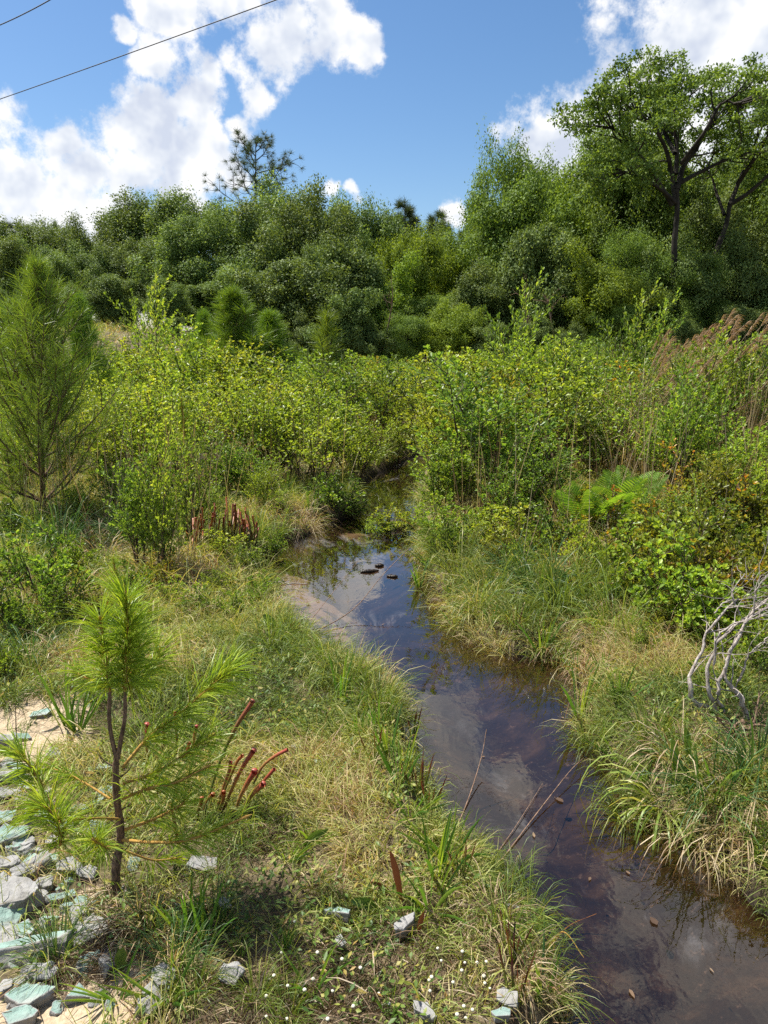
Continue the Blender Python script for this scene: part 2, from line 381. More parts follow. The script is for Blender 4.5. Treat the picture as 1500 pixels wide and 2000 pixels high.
# ------------------------------------------------------------------ the stream outline, from the ground up
WZ = -0.13
L_PX = [(826, 884), (775, 912), (735, 930), (700, 948), (722, 985), (700, 1008), (650, 1018), (600, 1048), (548, 1062), (530, 1100), (525, 1150), (560, 1205), (600, 1240),
        (650, 1290), (705, 1320), (770, 1350), (795, 1390), (800, 1450), (835, 1510), (850, 1560), (880, 1620), (940, 1670), (985, 1700), (1010, 1760), (1062, 1810), (1080, 1870), (1095, 1930), (1110, 2000), (1120, 2120)]
R_PX = [(838, 884), (818, 935), (808, 965), (818, 1010), (818, 1060), (832, 1120), (852, 1165), (880, 1215), (925, 1262), (1000, 1285), (1075, 1290), (1112, 1300), (1125, 1370), (1140, 1440),
        (1195, 1500), (1235, 1590), (1330, 1640), (1400, 1690), (1440, 1760), (1500, 1800), (1620, 1870)]
LW = [at_z(x, y, WZ).to_2d() for x, y in L_PX]; RW = [at_z(x, y, WZ).to_2d() for x, y in R_PX]
LW += [Vector((.55, .6)), Vector((.9, -1.5)), Vector((1.2, -6))]
RW += [Vector((2.6, .6)), Vector((3.6, -1.5)), Vector((4.5, -6))]
POLY = np.array([tuple(p) for p in LW] + [tuple(p) for p in reversed(RW)])
def sdist(x, y):
    """distance to the water's edge, positive over water"""
    x = np.atleast_1d(np.asarray(x, dtype=float)); y = np.atleast_1d(np.asarray(y, dtype=float))
    sh = x.shape; x = x.ravel(); y = y.ravel()
    best = np.full(len(x), 1e9); inside = np.zeros(len(x), dtype=bool); n = len(POLY)
    for i in range(n):
        ax, ay = POLY[i]; bx, by = POLY[(i + 1) % n]; dx, dy = bx - ax, by - ay
        tt = np.clip(((x - ax) * dx + (y - ay) * dy) / (dx * dx + dy * dy + 1e-12), 0, 1)
        best = np.minimum(best, (x - ax - tt * dx) ** 2 + (y - ay - tt * dy) ** 2)
        c = (ay > y) != (by > y)
        xi = ax + (y - ay) / (by - ay + 1e-12) * dx
        inside ^= c & (x < xi)
    d = np.sqrt(best); return np.where(inside, d, -d).reshape(sh)
ISLE = at_z(768, 1030, WZ)
SANDC = [(at_z(610, 1175, WZ), .27), (at_z(565, 1150, WZ), .20), (at_z(660, 1220, WZ), .13), (at_z(700, 1035, WZ), .15), (at_z(545, 1165, WZ), .3), (at_z(560, 1130, WZ), .3)]
def height(x, y):
    x = np.asarray(x, dtype=float); y = np.asarray(y, dtype=float)
    s = sdist(x, y).reshape(x.shape) + (vnoise(x, y, 6, 3) - .5) * .10
    right = sstep((x - 1.0) / 4.5) * sstep((y - 2.2) / 4.0) * .55 * (1 - sstep((y - 20) / 20))
    left = sstep((-x - 3.6) / 6.0) * sstep((y - 8) / 22) * 1.7
    base = (vnoise(x, y, 1.1, 3) - .5) * .10 + (vnoise(x, y, 9, 2) - .5) * .035 + right + left + .02
    o = -s
    land = WZ - .03 + (base - WZ + .03) * sstep(o / .22 + .12)
    bed = WZ - .02 - .14 * sstep(s / .5) + (vnoise(x, y, 5, 3) - .5) * .03
    for c, r in SANDC:
        k = sstep(1.25 - np.hypot(x - c.x, (y - c.y) * .9) / r)
        bed = bed * (1 - k) + (WZ - .042 + (vnoise(x, y, 7, 2) - .5) * .03) * k
    k = sstep(1.3 - np.hypot((x - ISLE.x) / .22, (y - ISLE.y) / .2))
    z = np.where(s > 0, np.minimum(bed, land), land)
    z = z * (1 - k) + np.maximum(z, WZ + .05) * k
    return z
def gz(x, y): return float(height(np.array([x]), np.array([y]))[0])
def gp(px, py):
    """where the line of sight through a pixel meets the ground"""
    d = ray(px, py); o = Vector((0, 0, EYE)); ts = np.linspace(1.2, 60, 2400) ** 1.0
    X = d.x * ts; Y = d.y * ts; Z = EYE + d.z * ts
    g = np.maximum(height(X, Y), WZ)
    i = np.argmax(Z <= g)
    if Z[i] > g[i]: i = len(ts) - 1
    return Vector((X[i], Y[i], g[i]))
# ------------------------------------------------------------------ ground, water
def axis(lo, hi, a, b, step, grow=1.09):
    c = list(np.arange(a, b, step)); s = step; v = a
    L = []
    while v > lo: s *= grow; v -= s; L.append(v)
    s = step; v = c[-1]; H = []
    while v < hi: s *= grow; v += s; H.append(v)
    return np.array(L[::-1] + c + H)
gx = axis(-220, 220, -2.8, 3.6, .032); gy = axis(-40, 420, 1.0, 9.5, .036)
GX, GY = np.meshgrid(gx, gy)
GZ = height(GX, GY)
mb = MB(); nx, ny = len(gx), len(gy)
ii = (np.arange(ny - 1)[:, None] * nx + np.arange(nx - 1)[None, :]).ravel()
mb.add(np.stack([GX, GY, GZ], -1), np.stack([ii, ii + 1, ii + nx + 1, ii + nx], 1))
m, N = mat('marsh_soil')
pos = N.n('ShaderNodeNewGeometry').outputs['Position']
f = N.noise(pos, 5, 6, .65); g = N.noise(pos, 60, 4, .7); h = N.noise(pos, 1.3, 4, .6)
soil = N.ramp(f, [(.3, (.035, .026, .016)), (.5, (.10, .078, .045)), (.7, (.20, .155, .09))])
soil = N.mix(N.math('MULTIPLY', N.smooth(g, .5, .75), .5), soil, (.24, .19, .12, 1))
sandc = N.ramp(g, [(.3, (.28, .215, .14)), (.6, (.44, .35, .24)), (.8, (.54, .46, .34))])
sm = None
SAND_LAND = [(gp(45, 1420), .20), (gp(100, 1450), .13), (gp(150, 1965), .15), (gp(60, 1995), .14), (gp(165, 1765), .07)]
for c, r in SAND_LAND:
    v = N.math('MULTIPLY_ADD', N.vec('DISTANCE', pos, (c.x, c.y, c.z)), -1 / (r * 1.35), 1.0)
    sm = v if sm is None else N.math('MAXIMUM', sm, v)
v = N.math('MULTIPLY_ADD', N.vec('DISTANCE', pos, (-15.0, 23, .9)), -1 / 5.5, 1.0); sm = N.math('MAXIMUM', sm, v)
v = N.math('MULTIPLY_ADD', N.vec('DISTANCE', pos, (-9.8, 15.5, .7)), -1 / 2.6, 1.0); sm = N.math('MAXIMUM', sm, v)
sandm = N.smooth(N.math('ADD', sm, N.math('MULTIPLY', N.math('SUBTRACT', f, .5), 1.2)), 0.0, .25)
soil = N.mix(sandm, soil, sandc)
# stream bed: dark peat with pale sand drifts, by place on the bed
sep = N.n('ShaderNodeSeparateXYZ'); N.t.links.new(pos, sep.inputs[0])
bm = None
for c, r in SANDC:
    v = N.math('MULTIPLY_ADD', N.vec('DISTANCE', pos, (c.x, c.y, WZ)), -1 / (r * 1.15), 1.0)
    bm = v if bm is None else N.math('MAXIMUM', bm, v)
bmap = N.n('ShaderNodeMapping'); bmap.inputs['Scale'].default_value = (1.0, 1.7, 1); bmap.inputs['Rotation'].default_value = (0, 0, .35); N.t.links.new(pos, bmap.inputs[0])
bedn = N.noise(bmap.outputs[0], 3, 7, .72, .8); bedf = N.noise(pos, 22, 5, .75, .8)
bed = N.ramp(bedn, [(.3, (.012, .009, .005)), (.5, (.032, .023, .014)), (.70, (.11, .085, .058))])
bed = N.mix(N.math('MULTIPLY', N.smooth(bedf, .58, .74), .75), bed, (.24, .21, .20, 1))
bed = N.mix(N.smooth(N.math('ADD', bm, N.math('MULTIPLY', N.math('SUBTRACT', bedn, .5), 4.4)), .05, .6), bed, (.36, .32, .26, 1))
bedmask = N.smooth(sep.outputs[2], WZ - .004, WZ - .018)
mr = bedmask.node; mr.inputs[1].default_value = WZ - .018; mr.inputs[2].default_value = WZ + .004
c = N.mix(bedmask, bed, N.mix(N.smooth(sep.outputs[2], WZ + .0, WZ + .07), (.016, .011, .008, 1), soil))
out(N, principled(N, c, .9, .2, N.math('ADD', f, N.math('MULTIPLY', g, .4)), .7, .03))
ground = mb.build('ground', m, smooth=True); tag(ground, 'brown boggy soil with pale sand patches under the plants', 'ground', kind='structure')
# water
m, N = mat('tannin_water')
pos = N.n('ShaderNodeNewGeometry').outputs['Position']
mp = N.n('ShaderNodeMapping'); mp.inputs['Scale'].default_value = (1, .55, 1); mp.inputs['Rotation'].default_value = (0, 0, .5); N.t.links.new(pos, mp.inputs[0])
rip = N.noise(mp.outputs[0], 9, 3, .5, .4); rip2 = N.noise(pos, 45, 2, .5)
b = N.n('ShaderNodeBump'); b.inputs['Strength'].default_value = .06; b.inputs['Distance'].default_value = .02
N.set(b.inputs['Height'], N.math('ADD', rip, N.math('MULTIPLY', rip2, .12)))
fr = N.n('ShaderNodeFresnel'); fr.inputs['IOR'].default_value = 1.45; N.t.links.new(b.outputs[0], fr.inputs['Normal'])
gl = N.n('ShaderNodeBsdfGlossy'); gl.inputs['Roughness'].default_value = .012; N.t.links.new(b.outputs[0], gl.inputs['Normal'])
tr = N.n('ShaderNodeBsdfTransparent'); tr.inputs[0].default_value = (.66, .54, .44, 1)
mx = N.n('ShaderNodeMixShader'); N.set(mx.inputs[0], N.math('MULTIPLY_ADD', fr.outputs[0], 2.1, .0, clamp=True)); N.t.links.new(tr.outputs[0], mx.inputs[1]); N.t.links.new(gl.outputs[0], mx.inputs[2])
film_n = N.noise(mp.outputs[0], 3.2, 8, .72, 1.2); film_m = N.noise(pos, 1.1, 3, .5)
df = N.n('ShaderNodeBsdfDiffuse'); df.inputs[0].default_value = (.38, .37, .38, 1)
ff = N.math('MULTIPLY', N.math('MULTIPLY', N.smooth(film_n, .50, .70), N.smooth(film_m, .42, .62)), .22)
mx2 = N.n('ShaderNodeMixShader'); N.set(mx2.inputs[0], ff); N.t.links.new(mx.outputs[0], mx2.inputs[1]); N.t.links.new(df.outputs[0], mx2.inputs[2])
out(N, mx2.outputs[0])
mb = MB(); wx = np.linspace(-2.6, 6.5, 60); wy = np.linspace(-7, 13, 120); WX, WY = np.meshgrid(wx, wy)
ii = (np.arange(119)[:, None] * 60 + np.arange(59)[None, :]).ravel()
mb.add(np.stack([WX, WY, np.full_like(WX, WZ)], -1), np.stack([ii, ii + 1, ii + 61, ii + 60], 1))
water = mb.build('water', m); tag(water, 'shallow tea-coloured stream winding between grassy banks', 'stream', kind='structure')
# ------------------------------------------------------------------ plant builders (each makes one thing standing at the origin)
def seed(n): random.seed(n); np.random.seed(n % (2 ** 31))
U = random.uniform
def perp(d):
    d = nv3(d); a = np.cross(d, [0, 0, 1.0] if abs(d[2]) < .9 else [1.0, 0, 0]); return nv3(a)
def rot(v, ax, ang):
    v = np.asarray(v, float); ax = nv3(ax); c, s_ = math.cos(ang), math.sin(ang)
    return v * c + np.cross(ax, v) * s_ + ax * np.dot(ax, v) * (1 - c)
def spread(d, ang, az):
    """direction at angle ang from d, azimuth az round it"""
    a = perp(d); b = np.cross(nv3(d), a)
    return nv3(nv3(d) * math.cos(ang) + (a * math.cos(az) + b * math.sin(az)) * math.sin(ang))
def path(p, d, L, n=6, bend=(0, 0, .3), wob=.15):
    p = np.asarray(p, float).copy(); d = nv3(d); out_ = [p.copy()]
    for i in range(n - 1):
        d = nv3(d + np.asarray(bend, float) / n + np.random.randn(3) * wob / n * 1.6)
        p = p + d * L / (n - 1); out_.append(p.copy())
    return out_
def twig_leaves(mb, pts, L, Wd, step, lean=.9, start=.15, whorl=6, fine=False, rr=(0, 1), whw=1.0):
    P = np.array(pts); seg = np.linalg.norm(np.diff(P, axis=0), axis=1); tot = seg.sum(); cum = np.concatenate([[0], np.cumsum(seg)])
    n = max(2, int(tot * (1 - start) / step))
    s_ = np.linspace(tot * start, tot, n); pos = np.stack([np.interp(s_, cum, P[:, k]) for k in range(3)], 1)
    T = np.gradient(P, axis=0); T /= np.linalg.norm(T, axis=1, keepdims=True) + 1e-9
    d = np.stack([np.interp(s_, cum, T[:, k]) for k in range(3)], 1)
    w = whorl * 1; pos = np.concatenate([pos, np.repeat(P[-1:], w, 0)]); d = np.concatenate([d, np.repeat(T[-1:], w, 0)])
    k = len(pos); az = np.arange(k) * 2.4 + np.random.rand(k) * .8
    A = np.cross(d, np.array([.3, .2, 1.0]) + 0 * d); A /= np.linalg.norm(A, axis=1, keepdims=True) + 1e-9; B = np.cross(d, A)
    o = A * np.cos(az)[:, None] + B * np.sin(az)[:, None]
    ang = lean * np.random.uniform(.7, 1.15, k); ang[-w:] *= np.random.uniform(.3, 1.0, w) * whw
    D_ = d * np.cos(ang)[:, None] + o * np.sin(ang)[:, None] + np.array([0, 0, .25])
    Nn = d - o * .3 + rv(k) * .35
    sz = np.random.uniform(.65, 1.15, k)
    mb.leaves(pos, D_, Nn, L * sz, Wd * sz, np.random.uniform(rr[0], rr[1], k), fold=.18, fine=fine, curl=.08)
def shrub(sd_, h=1.2, w=1.0, stems=8, L=.042, Wd=.017, step=.018, fine=False, upright=.5, twigs=7, mats=('shrub_green', 'twig'), name='leafy_shrub', lean=.8, low=.25, sub=2):
    """many-stemmed shrub: stems > side twigs > leaves; parts: foliage, stems"""
    seed(sd_); root = empty(name, (0, 0, 0)); fb = MB(); sb = MB()
    for i in range(stems):
        az = i * 2.4 + U(-.4, .4); tilt = U(.05, .95) * (1 - upright) * 1.0
        hh = h * U(.5, 1.0) * (1 - .35 * tilt)
        base = np.array([math.cos(az), math.sin(az), 0]) * U(.0, .12) * w + np.array([0, 0, -.03])
        d = np.array([math.cos(az) * math.sin(tilt) * w / h * 1.2, math.sin(az) * math.sin(tilt) * w / h * 1.2, math.cos(tilt)])
        pts = path(base, d, hh, 8, (0, 0, .35), .30)
        sb.tube(pts, np.linspace(.0085, .002, 8) * (h / 1.2) ** .6, 5, U(0, 1))
        sr = U(0, .55)
        for j in range(twigs):
            f = low + (1 - low) * (j + U(0, .8)) / twigs; k = min(int(f * 7), 6); q = f * 7 - k
            p = pts[k] * (1 - q) + pts[min(k + 1, 7)] * q; dd = pts[min(k + 1, 7)] - pts[k]
            tl = h * U(.16, .30) * (1.15 - .55 * f)
            td = spread(dd, U(.5, 1.0), j * 2.4 + U(-.5, .5))
            tp = path(p, td, tl, 5, (0, 0, .55), .3)
            sb.tube(tp, np.linspace(.0032, .0012, 5), 4, U(0, 1))
            twig_leaves(fb, tp, L, Wd, step, lean, .1, 6, fine, (sr, sr + .45))
            for q_ in range(sub):
                kk = random.randint(1, 3)
                t2 = path(tp[kk], spread(tp[kk + 1] - tp[kk], U(.5, .9), U(0, 6.3)), tl * U(.4, .7), 4, (0, 0, .5), .3)
                sb.tube(t2, np.linspace(.002, .001, 4), 3, U(0, 1))
                twig_leaves(fb, t2, L * .95, Wd * .95, step, lean, .1, 6, fine, (sr, sr + .45))
        twig_leaves(fb, pts[3:], L, Wd, step * 1.2, lean, .3, 7, fine, (sr + .1, sr + .5))
    fb.build('foliage', M[mats[0]], root); sb.build('stems', M[mats[1]], root)
    return root
def pine(sd_, h=2.3, w=1.5, whorls=12, per=6, nl=.09, nw=.0032, dens=170, mats=('needle', 'bark_pine'), low=.1, up=.75, name='young_pine', leaders=1, sub=3, trunk=.028):
    """young pine: trunk > upswept limbs > needles; parts: trunk, foliage"""
    seed(sd_); root = empty(name, (0, 0, 0)); tb = MB(); nb = MB()
    tp = path((0, 0, -.04), (U(-.03, .03), U(-.03, .03), 1), h * .97, 12, (0, 0, .6), .03)
    tb.tube(tp, np.linspace(trunk, .006, 12), 8, .5)
    def brush(pts, f0=.3, dn=dens, tip=1.0, ln=nl):
        P = np.array(pts); seg = np.linalg.norm(np.diff(P, axis=0), axis=1); cum = np.concatenate([[0], np.cumsum(seg)]); tot = cum[-1]
        n = int(tot * (1 - f0) * dn) + 6
        s_ = np.random.uniform(tot * f0, tot, n); pos = np.stack([np.interp(s_, cum, P[:, k]) for k in range(3)], 1)
        T = np.gradient(P, axis=0); T /= np.linalg.norm(T, axis=1, keepdims=True) + 1e-9
        d = np.stack([np.interp(s_, cum, T[:, k]) for k in range(3)], 1)
        o = rv(n); o -= d * (o * d).sum(1, keepdims=True); o /= np.linalg.norm(o, axis=1, keepdims=True) + 1e-9
        ang = np.random.uniform(.35, 1.05, n)
        D_ = d * np.cos(ang)[:, None] + o * np.sin(ang)[:, None]
        nb.blades(pos, D_, ln * np.random.uniform(.7, 1.15, n), nw, .12, np.random.beta(2, 2.5, n), 1, point=.25)
    for i in range(whorls):
        f = low + (1 - low) * (i / whorls) ** .85; k = min(int(f * 11), 10); q = f * 11 - k
        p = tp[k] * (1 - q) + tp[k + 1] * q
        for j in range(per):
            bl = w * .62 * (1 - f) ** .95 * U(.45, 1.2) + .04 * h / 2.3
            az = i * 1.1 + j * 6.283 / per + U(-.3, .3); el = U(.25, .55) + up * .6 * f
            d = (math.cos(az) * math.cos(el), math.sin(az) * math.cos(el), math.sin(el))
            bp = path(p, d, bl, 7, (0, 0, up), .2)
            tb.tube(bp, np.linspace(.010 * (1 - f) + .004, .0022, 7) * (h / 2.3) ** .5, 5, .5)
            brush(bp, .10)
            for s_ in range(sub):
                kk = random.randint(1, 4)
                t2 = path(bp[kk], spread(bp[kk + 1] - bp[kk], U(.5, .8), U(0, 6.3)), bl * U(.3, .5), 4, (0, 0, up), .2)
                tb.tube(t2, np.linspace(.004, .002, 4), 4, .5); brush(t2, .1)
    brush(tp[-4:], .0, dens * 1.4)
    tb.build('trunk', M[mats[1]], root, True); nb.build('foliage', M[mats[0]], root)
    return root
def tree(sd_, h=8.0, w=5.0, trunk=.13, fork=.3, limbs=9, cl=1, nleaf=170, lsz=.12, clr=.62, mats=('tree_dark', 'bark_tree'), name='broadleaf_tree', flat=.8, low=.14, airy=False, thin=1.0):
    """broadleaf tree: trunk > limbs > branches > leaf clumps; parts: trunk, crown"""
    seed(sd_); root = empty(name, (0, 0, 0)); tb = MB(); cb = MB()
    lean = np.array([U(-.08, .08), U(-.05, .05), 1])
    tp = path((0, 0, -.3), lean, h * (fork + .45), 9, (0, 0, .1), .22)
    tb.tube(tp, np.linspace(trunk, trunk * .3, 9), 8, .5)
    clumps = []
    def clump(p, r):
        n = int(nleaf * (r / clr) ** 2); d = rv(n); rad = np.random.uniform(.15, 1, n) ** .5 * (.55 + .95 * vnoise(d[:, 0] * 1.7 + d[:, 2] * .6 + p[0] * 5, d[:, 1] * 1.7 + d[:, 2] * 1.3 + p[2] * 5, 1.2, 2)) * (1 + .35 * (np.random.rand(n) < .06))
        pos = np.asarray(p) + d * (rad * r)[:, None] * np.array([1, 1, flat])
        pos += (vnoise(pos[:, 0] * 3 + sd_, pos[:, 2] * 3, 1, 1) - .5)[:, None] * .25 * d
        D_ = d * .25 + rv(n) * .9 + np.array([0, 0, -.2]); Nn = d * 1.0 + rv(n) * .40 + np.array([0, 0, .35])
        b = U(0, .4); s_ = np.random.uniform(.6, 1.25, n)
        cb.leaves(pos, D_, Nn, lsz * s_, lsz * .52 * s_, np.random.uniform(b, b + .6, n), fold=.15)
    def grow(p, d, L, rad, lvl):
        bp = path(p, d, L, 6, (0, 0, .45), .55)
        tb.tube(bp, np.linspace(rad, rad * .4, 6), 6 if lvl == 0 else 4, .5)
        if lvl >= 2:
            for k in (3, 5) if not airy else (4, 5):
                clump(bp[k] + rv(1)[0] * .15 * clr, clr * U(.5, 1.3) * thin)
            return
        for k in range(3 + (lvl == 0)):
            i = [2, 3, 4, 5][k % 4] if lvl == 0 else [2, 4, 5][k % 3]
            grow(bp[i], spread(bp[i] - bp[i - 1], U(.35, .95), U(0, 6.3)), L * U(.42, .62), rad * .5, lvl + 1)
    for i in range(limbs):
        f = low + (1 - low) * i / limbs
        k = min(int(f * 8), 7); q = f * 8 - k; p = tp[k] * (1 - q) + tp[k + 1] * q
        az = i * 2.4 + U(-.4, .4); el = U(.2, .7) + .45 * f
        reach = w * .5 * (1.08 - .40 * abs(f - .5)) * U(.75, 1.1)
        grow(p, (math.cos(az) * math.cos(el), math.sin(az) * math.cos(el), math.sin(el)), reach * .78, trunk * .45 * (1.1 - f * .6), 0)
    grow(tp[-1], (0, 0, 1), h * (1 - fork - .45) * .6, trunk * .3, 0)
    tb.build('trunk', M[mats[1]], root, True); cb.build('crown', M[mats[0]], root)
    return root
def far_pine(sd_, h=6, w=3, low=.3, conic=True, name='far_pine', lsz=.34, tufts=1.0, trunk=.12, mats=('needle_far', 'bark_tree')):
    """tall pine whose crown is separate needle tufts at the branch ends; parts: trunk, crown"""
    seed(sd_); root = empty(name, (0, 0, 0)); tb = MB(); nb = MB()
    tp = path((0, 0, -.5), (0.02, 0, 1), h, 12, (0, 0, .1), .12); tb.tube(tp, np.linspace(trunk, trunk * .2, 12), 7, .5)
    def tuft(p, d, s_=1.0):
        n = int(70 * tufts); o = rv(n) + np.asarray(d) * .8
        nb.blades(np.repeat([p], n, 0), o, lsz * s_ * np.random.uniform(.6, 1.1, n), .016 * (lsz / .34), .1, np.random.rand(n), 1, point=.2)
    nb_ = 26 if conic else 20
    for i in range(nb_):
        f = low + (1 - low) * i / nb_; k = min(int(f * 11), 10); q = f * 11 - k; p = tp[k] * (1 - q) + tp[k + 1] * q
        reach = w * .5 * ((1 - (f - low) / (1 - low)) ** .8 if conic else math.sin(math.pi * min(1, .28 + .66 * (f - low) / (1 - low)))) * U(.75, 1.1) + .15
        az = i * 2.4 + U(-.3, .3); el = U(-.05, .4) if conic else U(.1, .7)
        bp = path(p, (math.cos(az) * math.cos(el), math.sin(az) * math.cos(el), math.sin(el)), reach, 7, (0, 0, .6), .5)
        tb.tube(bp, np.linspace(trunk * .33, .012, 7), 5, .5)
        for kk in range(2, 7):
            for _ in range(1 if conic else 2):
                dd = spread(bp[kk] - bp[kk - 1], U(.4, 1.1), U(0, 6.3)); t2 = path(bp[kk], dd, reach * U(.2, .36), 4, (0, 0, .5), .5)
                tb.tube(t2, np.linspace(.018, .008, 4), 4, .5); tuft(t2[-1], dd)
                if conic: tuft(t2[2], dd, .8)
        tuft(bp[-1], bp[-1] - bp[-2])
    for kk in (9, 10, 11): tuft(tp[kk], (0, 0, 1), .9)
    tb.build('trunk', M[mats[1]], root, True); nb.build('crown', M[mats[0]], root)
    return root
def tuft(sd_, n=70, L=.35, wd=.004, base=.05, tilt=(.1, .9), droop=(.3, 1.1), mat_='tuft_green', name='grass_tuft', segs=5, bias=(0, 0), rr=None):
    """one clump of arching blades; a single part mesh, so the thing itself"""
    seed(sd_); mb = MB()
    az = np.random.rand(n) * 6.283; tl = np.random.uniform(*tilt, n)
    P = np.stack([np.cos(az) * base * np.random.rand(n) ** .5, np.sin(az) * base * np.random.rand(n) ** .5, np.full(n, -.02)], 1)
    D_ = np.stack([np.cos(az) * np.sin(tl) + bias[0], np.sin(az) * np.sin(tl) + bias[1], np.cos(tl)], 1)
    mb.blades(P, D_, L * np.random.uniform(.5, 1.1, n), wd * np.random.uniform(.7, 1.2, n), np.random.uniform(*droop, n), np.random.beta(1.6, 2.4, n) if rr is None else np.random.uniform(*rr, n), segs)
    return mb.build(name, M[mat_])
def sword_clump(sd_, n=12, L=.3, wd=.014, mat_='sword', name='sword_leaf_clump', tilt=(.05, .55), droop=(.02, .35), bias=(0, 0), fan=True):
    seed(sd_); root = empty(name, (0, 0, 0))
    for i in range(n):
        mb = MB(); az = U(0, 6.283); tl = U(*tilt)
        d = np.array([math.cos(az) * math.sin(tl) + bias[0], math.sin(az) * math.sin(tl) + bias[1], math.cos(tl)])
        base = np.array([math.cos(az) * .02 * U(0, 1), math.sin(az) * .02 * U(0, 1), -.02])
        l = L * U(.55, 1.1); k = 8; dr = U(*droop); pts = [base]; cur = nv3(d)
        for q in range(k - 1):
            cur = nv3(cur + np.array([0, 0, -1]) * dr * (q + .5) / k * .5); pts.append(pts[-1] + cur * l / (k - 1))
        S = nv3(np.cross(d, [math.cos(az + 1.2 + U(-.8, .8)), math.sin(az + 1.2), .1])); Nn = nv3(np.cross(S, d))
        prof = np.array([.55, .8, .95, 1, .95, .8, .5, .04]) * wd * .5 * U(.8, 1.15)
        V = []; T = []
        for q, p in enumerate(pts):
            V += [p - S * prof[q] + Nn * prof[q] * .35, p, p + S * prof[q] + Nn * prof[q] * .35]; T += [q / (k - 1)] * 3
        F = []
        for q in range(k - 1):
            for e in (0, 1): F.append((q * 3 + e, q * 3 + e + 1, q * 3 + e + 4, q * 3 + e + 3))
        mb.add(np.array(V), np.array(F), np.array(T), U(0, 1)); mb.build('leaf_blade', M[mat_], root)
    return root
def pitcher(pts, r0, r1, mat_, parent, hood=1.0, face=(0, -1, 0), hood_mat=None):
    """a trumpet-shaped pitcher: tube flaring to a rimmed mouth, with a hood standing over it"""
    P = spline(pts, 14); f = np.linspace(0, 1, 14)
    rad = r0 + (r1 - r0) * f ** 1.2; rad[-3:] *= np.array([1.02, .98, 1.06]); rad = rad * np.random.uniform(.96, 1.04, 14)
    mb = MB(); mb.tube(P, rad, 12, .5)
    Q = [P[-1], P[-2], P[-3], P[-4]]; mb.tube(Q, [rad[-1] * .97, rad[-2] * .8, rad[-3] * .7, rad[-4] * .4], 12, .5, 1, .8)
    d = nv3(P[-1] - P[-2]); fc = np.asarray(face, float); fc = nv3(fc - d * np.dot(fc, d)); s_ = np.cross(d, fc)
    # the narrow wing that runs down the front of the tube
    W_ = []; 
    for k in range(14): W_ += [P[k] + fc * rad[k] * .9, P[k] + fc * (rad[k] * 1.0 + r1 * .38 * math.sin(math.pi * min(1, .1 + f[k] * .9)))]
    mb.add(np.array(W_), [(2 * k, 2 * k + 1, 2 * k + 3, 2 * k + 2) for k in range(13)], np.repeat(f, 2) * .9, .5)
    o = mb.build('pitcher', M[mat_], parent, True)
    if hood:
        hb = MB(); nu, nw_ = 9, 9; V = []; T = []; R_ = rad[-1]
        for i in range(nu):      # neck, then a dome that nods over the mouth
            a = i / (nu - 1); th = -.35 + a * 2.75
            c = P[-1] - fc * R_ * .95 + d * (R_ * 1.15 * hood * (math.sin(th) + .34)) + fc * R_ * 1.25 * hood * (1 - math.cos(th)) * .85
            wv = R_ * hood * (.35 + .95 * math.sin(math.pi * min(1, max(0, a * .92 + .04))) ** .9) * (1 if i < nu - 1 else .25)
            for j in range(nw_):
                e = j / (nw_ - 1) * 2 - 1
                V.append(c + s_ * e * wv - d * (e * e) * wv * .55 * min(1, a * 2) + fc * (e * e) * wv * .35 * (1 - a)); T.append(.9 + .1 * a)
        F = [(i * nw_ + j, i * nw_ + j + 1, (i + 1) * nw_ + j + 1, (i + 1) * nw_ + j) for i in range(nu - 1) for j in range(nw_ - 1)]
        hb.add(np.array(V), np.array(F), np.array(T), .5)
        hb.build('hood', M[hood_mat or mat_], o, True)
    return o
def fern(sd_, fronds=7, L=.6):
    seed(sd_); root = empty('fern', (0, 0, 0))
    for i in range(fronds):
        az = i * 6.283 / fronds + U(-.3, .3); tl = U(.08, .38)
        d = (math.cos(az) * math.sin(tl), math.sin(az) * math.sin(tl), math.cos(tl)); l = L * U(.75, 1.1)
        pts = path((0, 0, -.02), d, l, 12, (math.cos(az) * .5, math.sin(az) * .5, -.7), .06)
        fb = MB(); fb.tube(pts, np.linspace(.0035, .001, 12), 4, .9)
        s_ = nv3(np.cross(d, (math.cos(az), math.sin(az), .2))); n = 24
        side = nv3(np.cross(np.asarray(d), (0.0, -1.0, .3)))
        pos = []; D_ = []; Ls = []
        for k in range(n):
            f = .2 + .8 * k / n; q = f * 11; a = min(int(q), 10); p = pts[a] * (1 - q + a) + pts[a + 1] * (q - a); t = nv3(pts[a + 1] - pts[a])
            ll = L * .27 * math.sin(math.pi * (f * .88 + .10)) ** .8 + .01
            for sg in (-1, 1): pos.append(p); D_.append(side * sg + t * .45); Ls.append(ll)
        pos = np.array(pos); D_ = np.array(D_); Nn = np.repeat([np.cross(side, d)], len(pos), 0) + rv(len(pos)) * .12
        fb.leaves(pos, D_, Nn, np.array(Ls), .012, np.random.rand(len(pos)), fold=.1, fine=True, curl=.1)
        fb.build('frond', M['fern'], root)
    return root
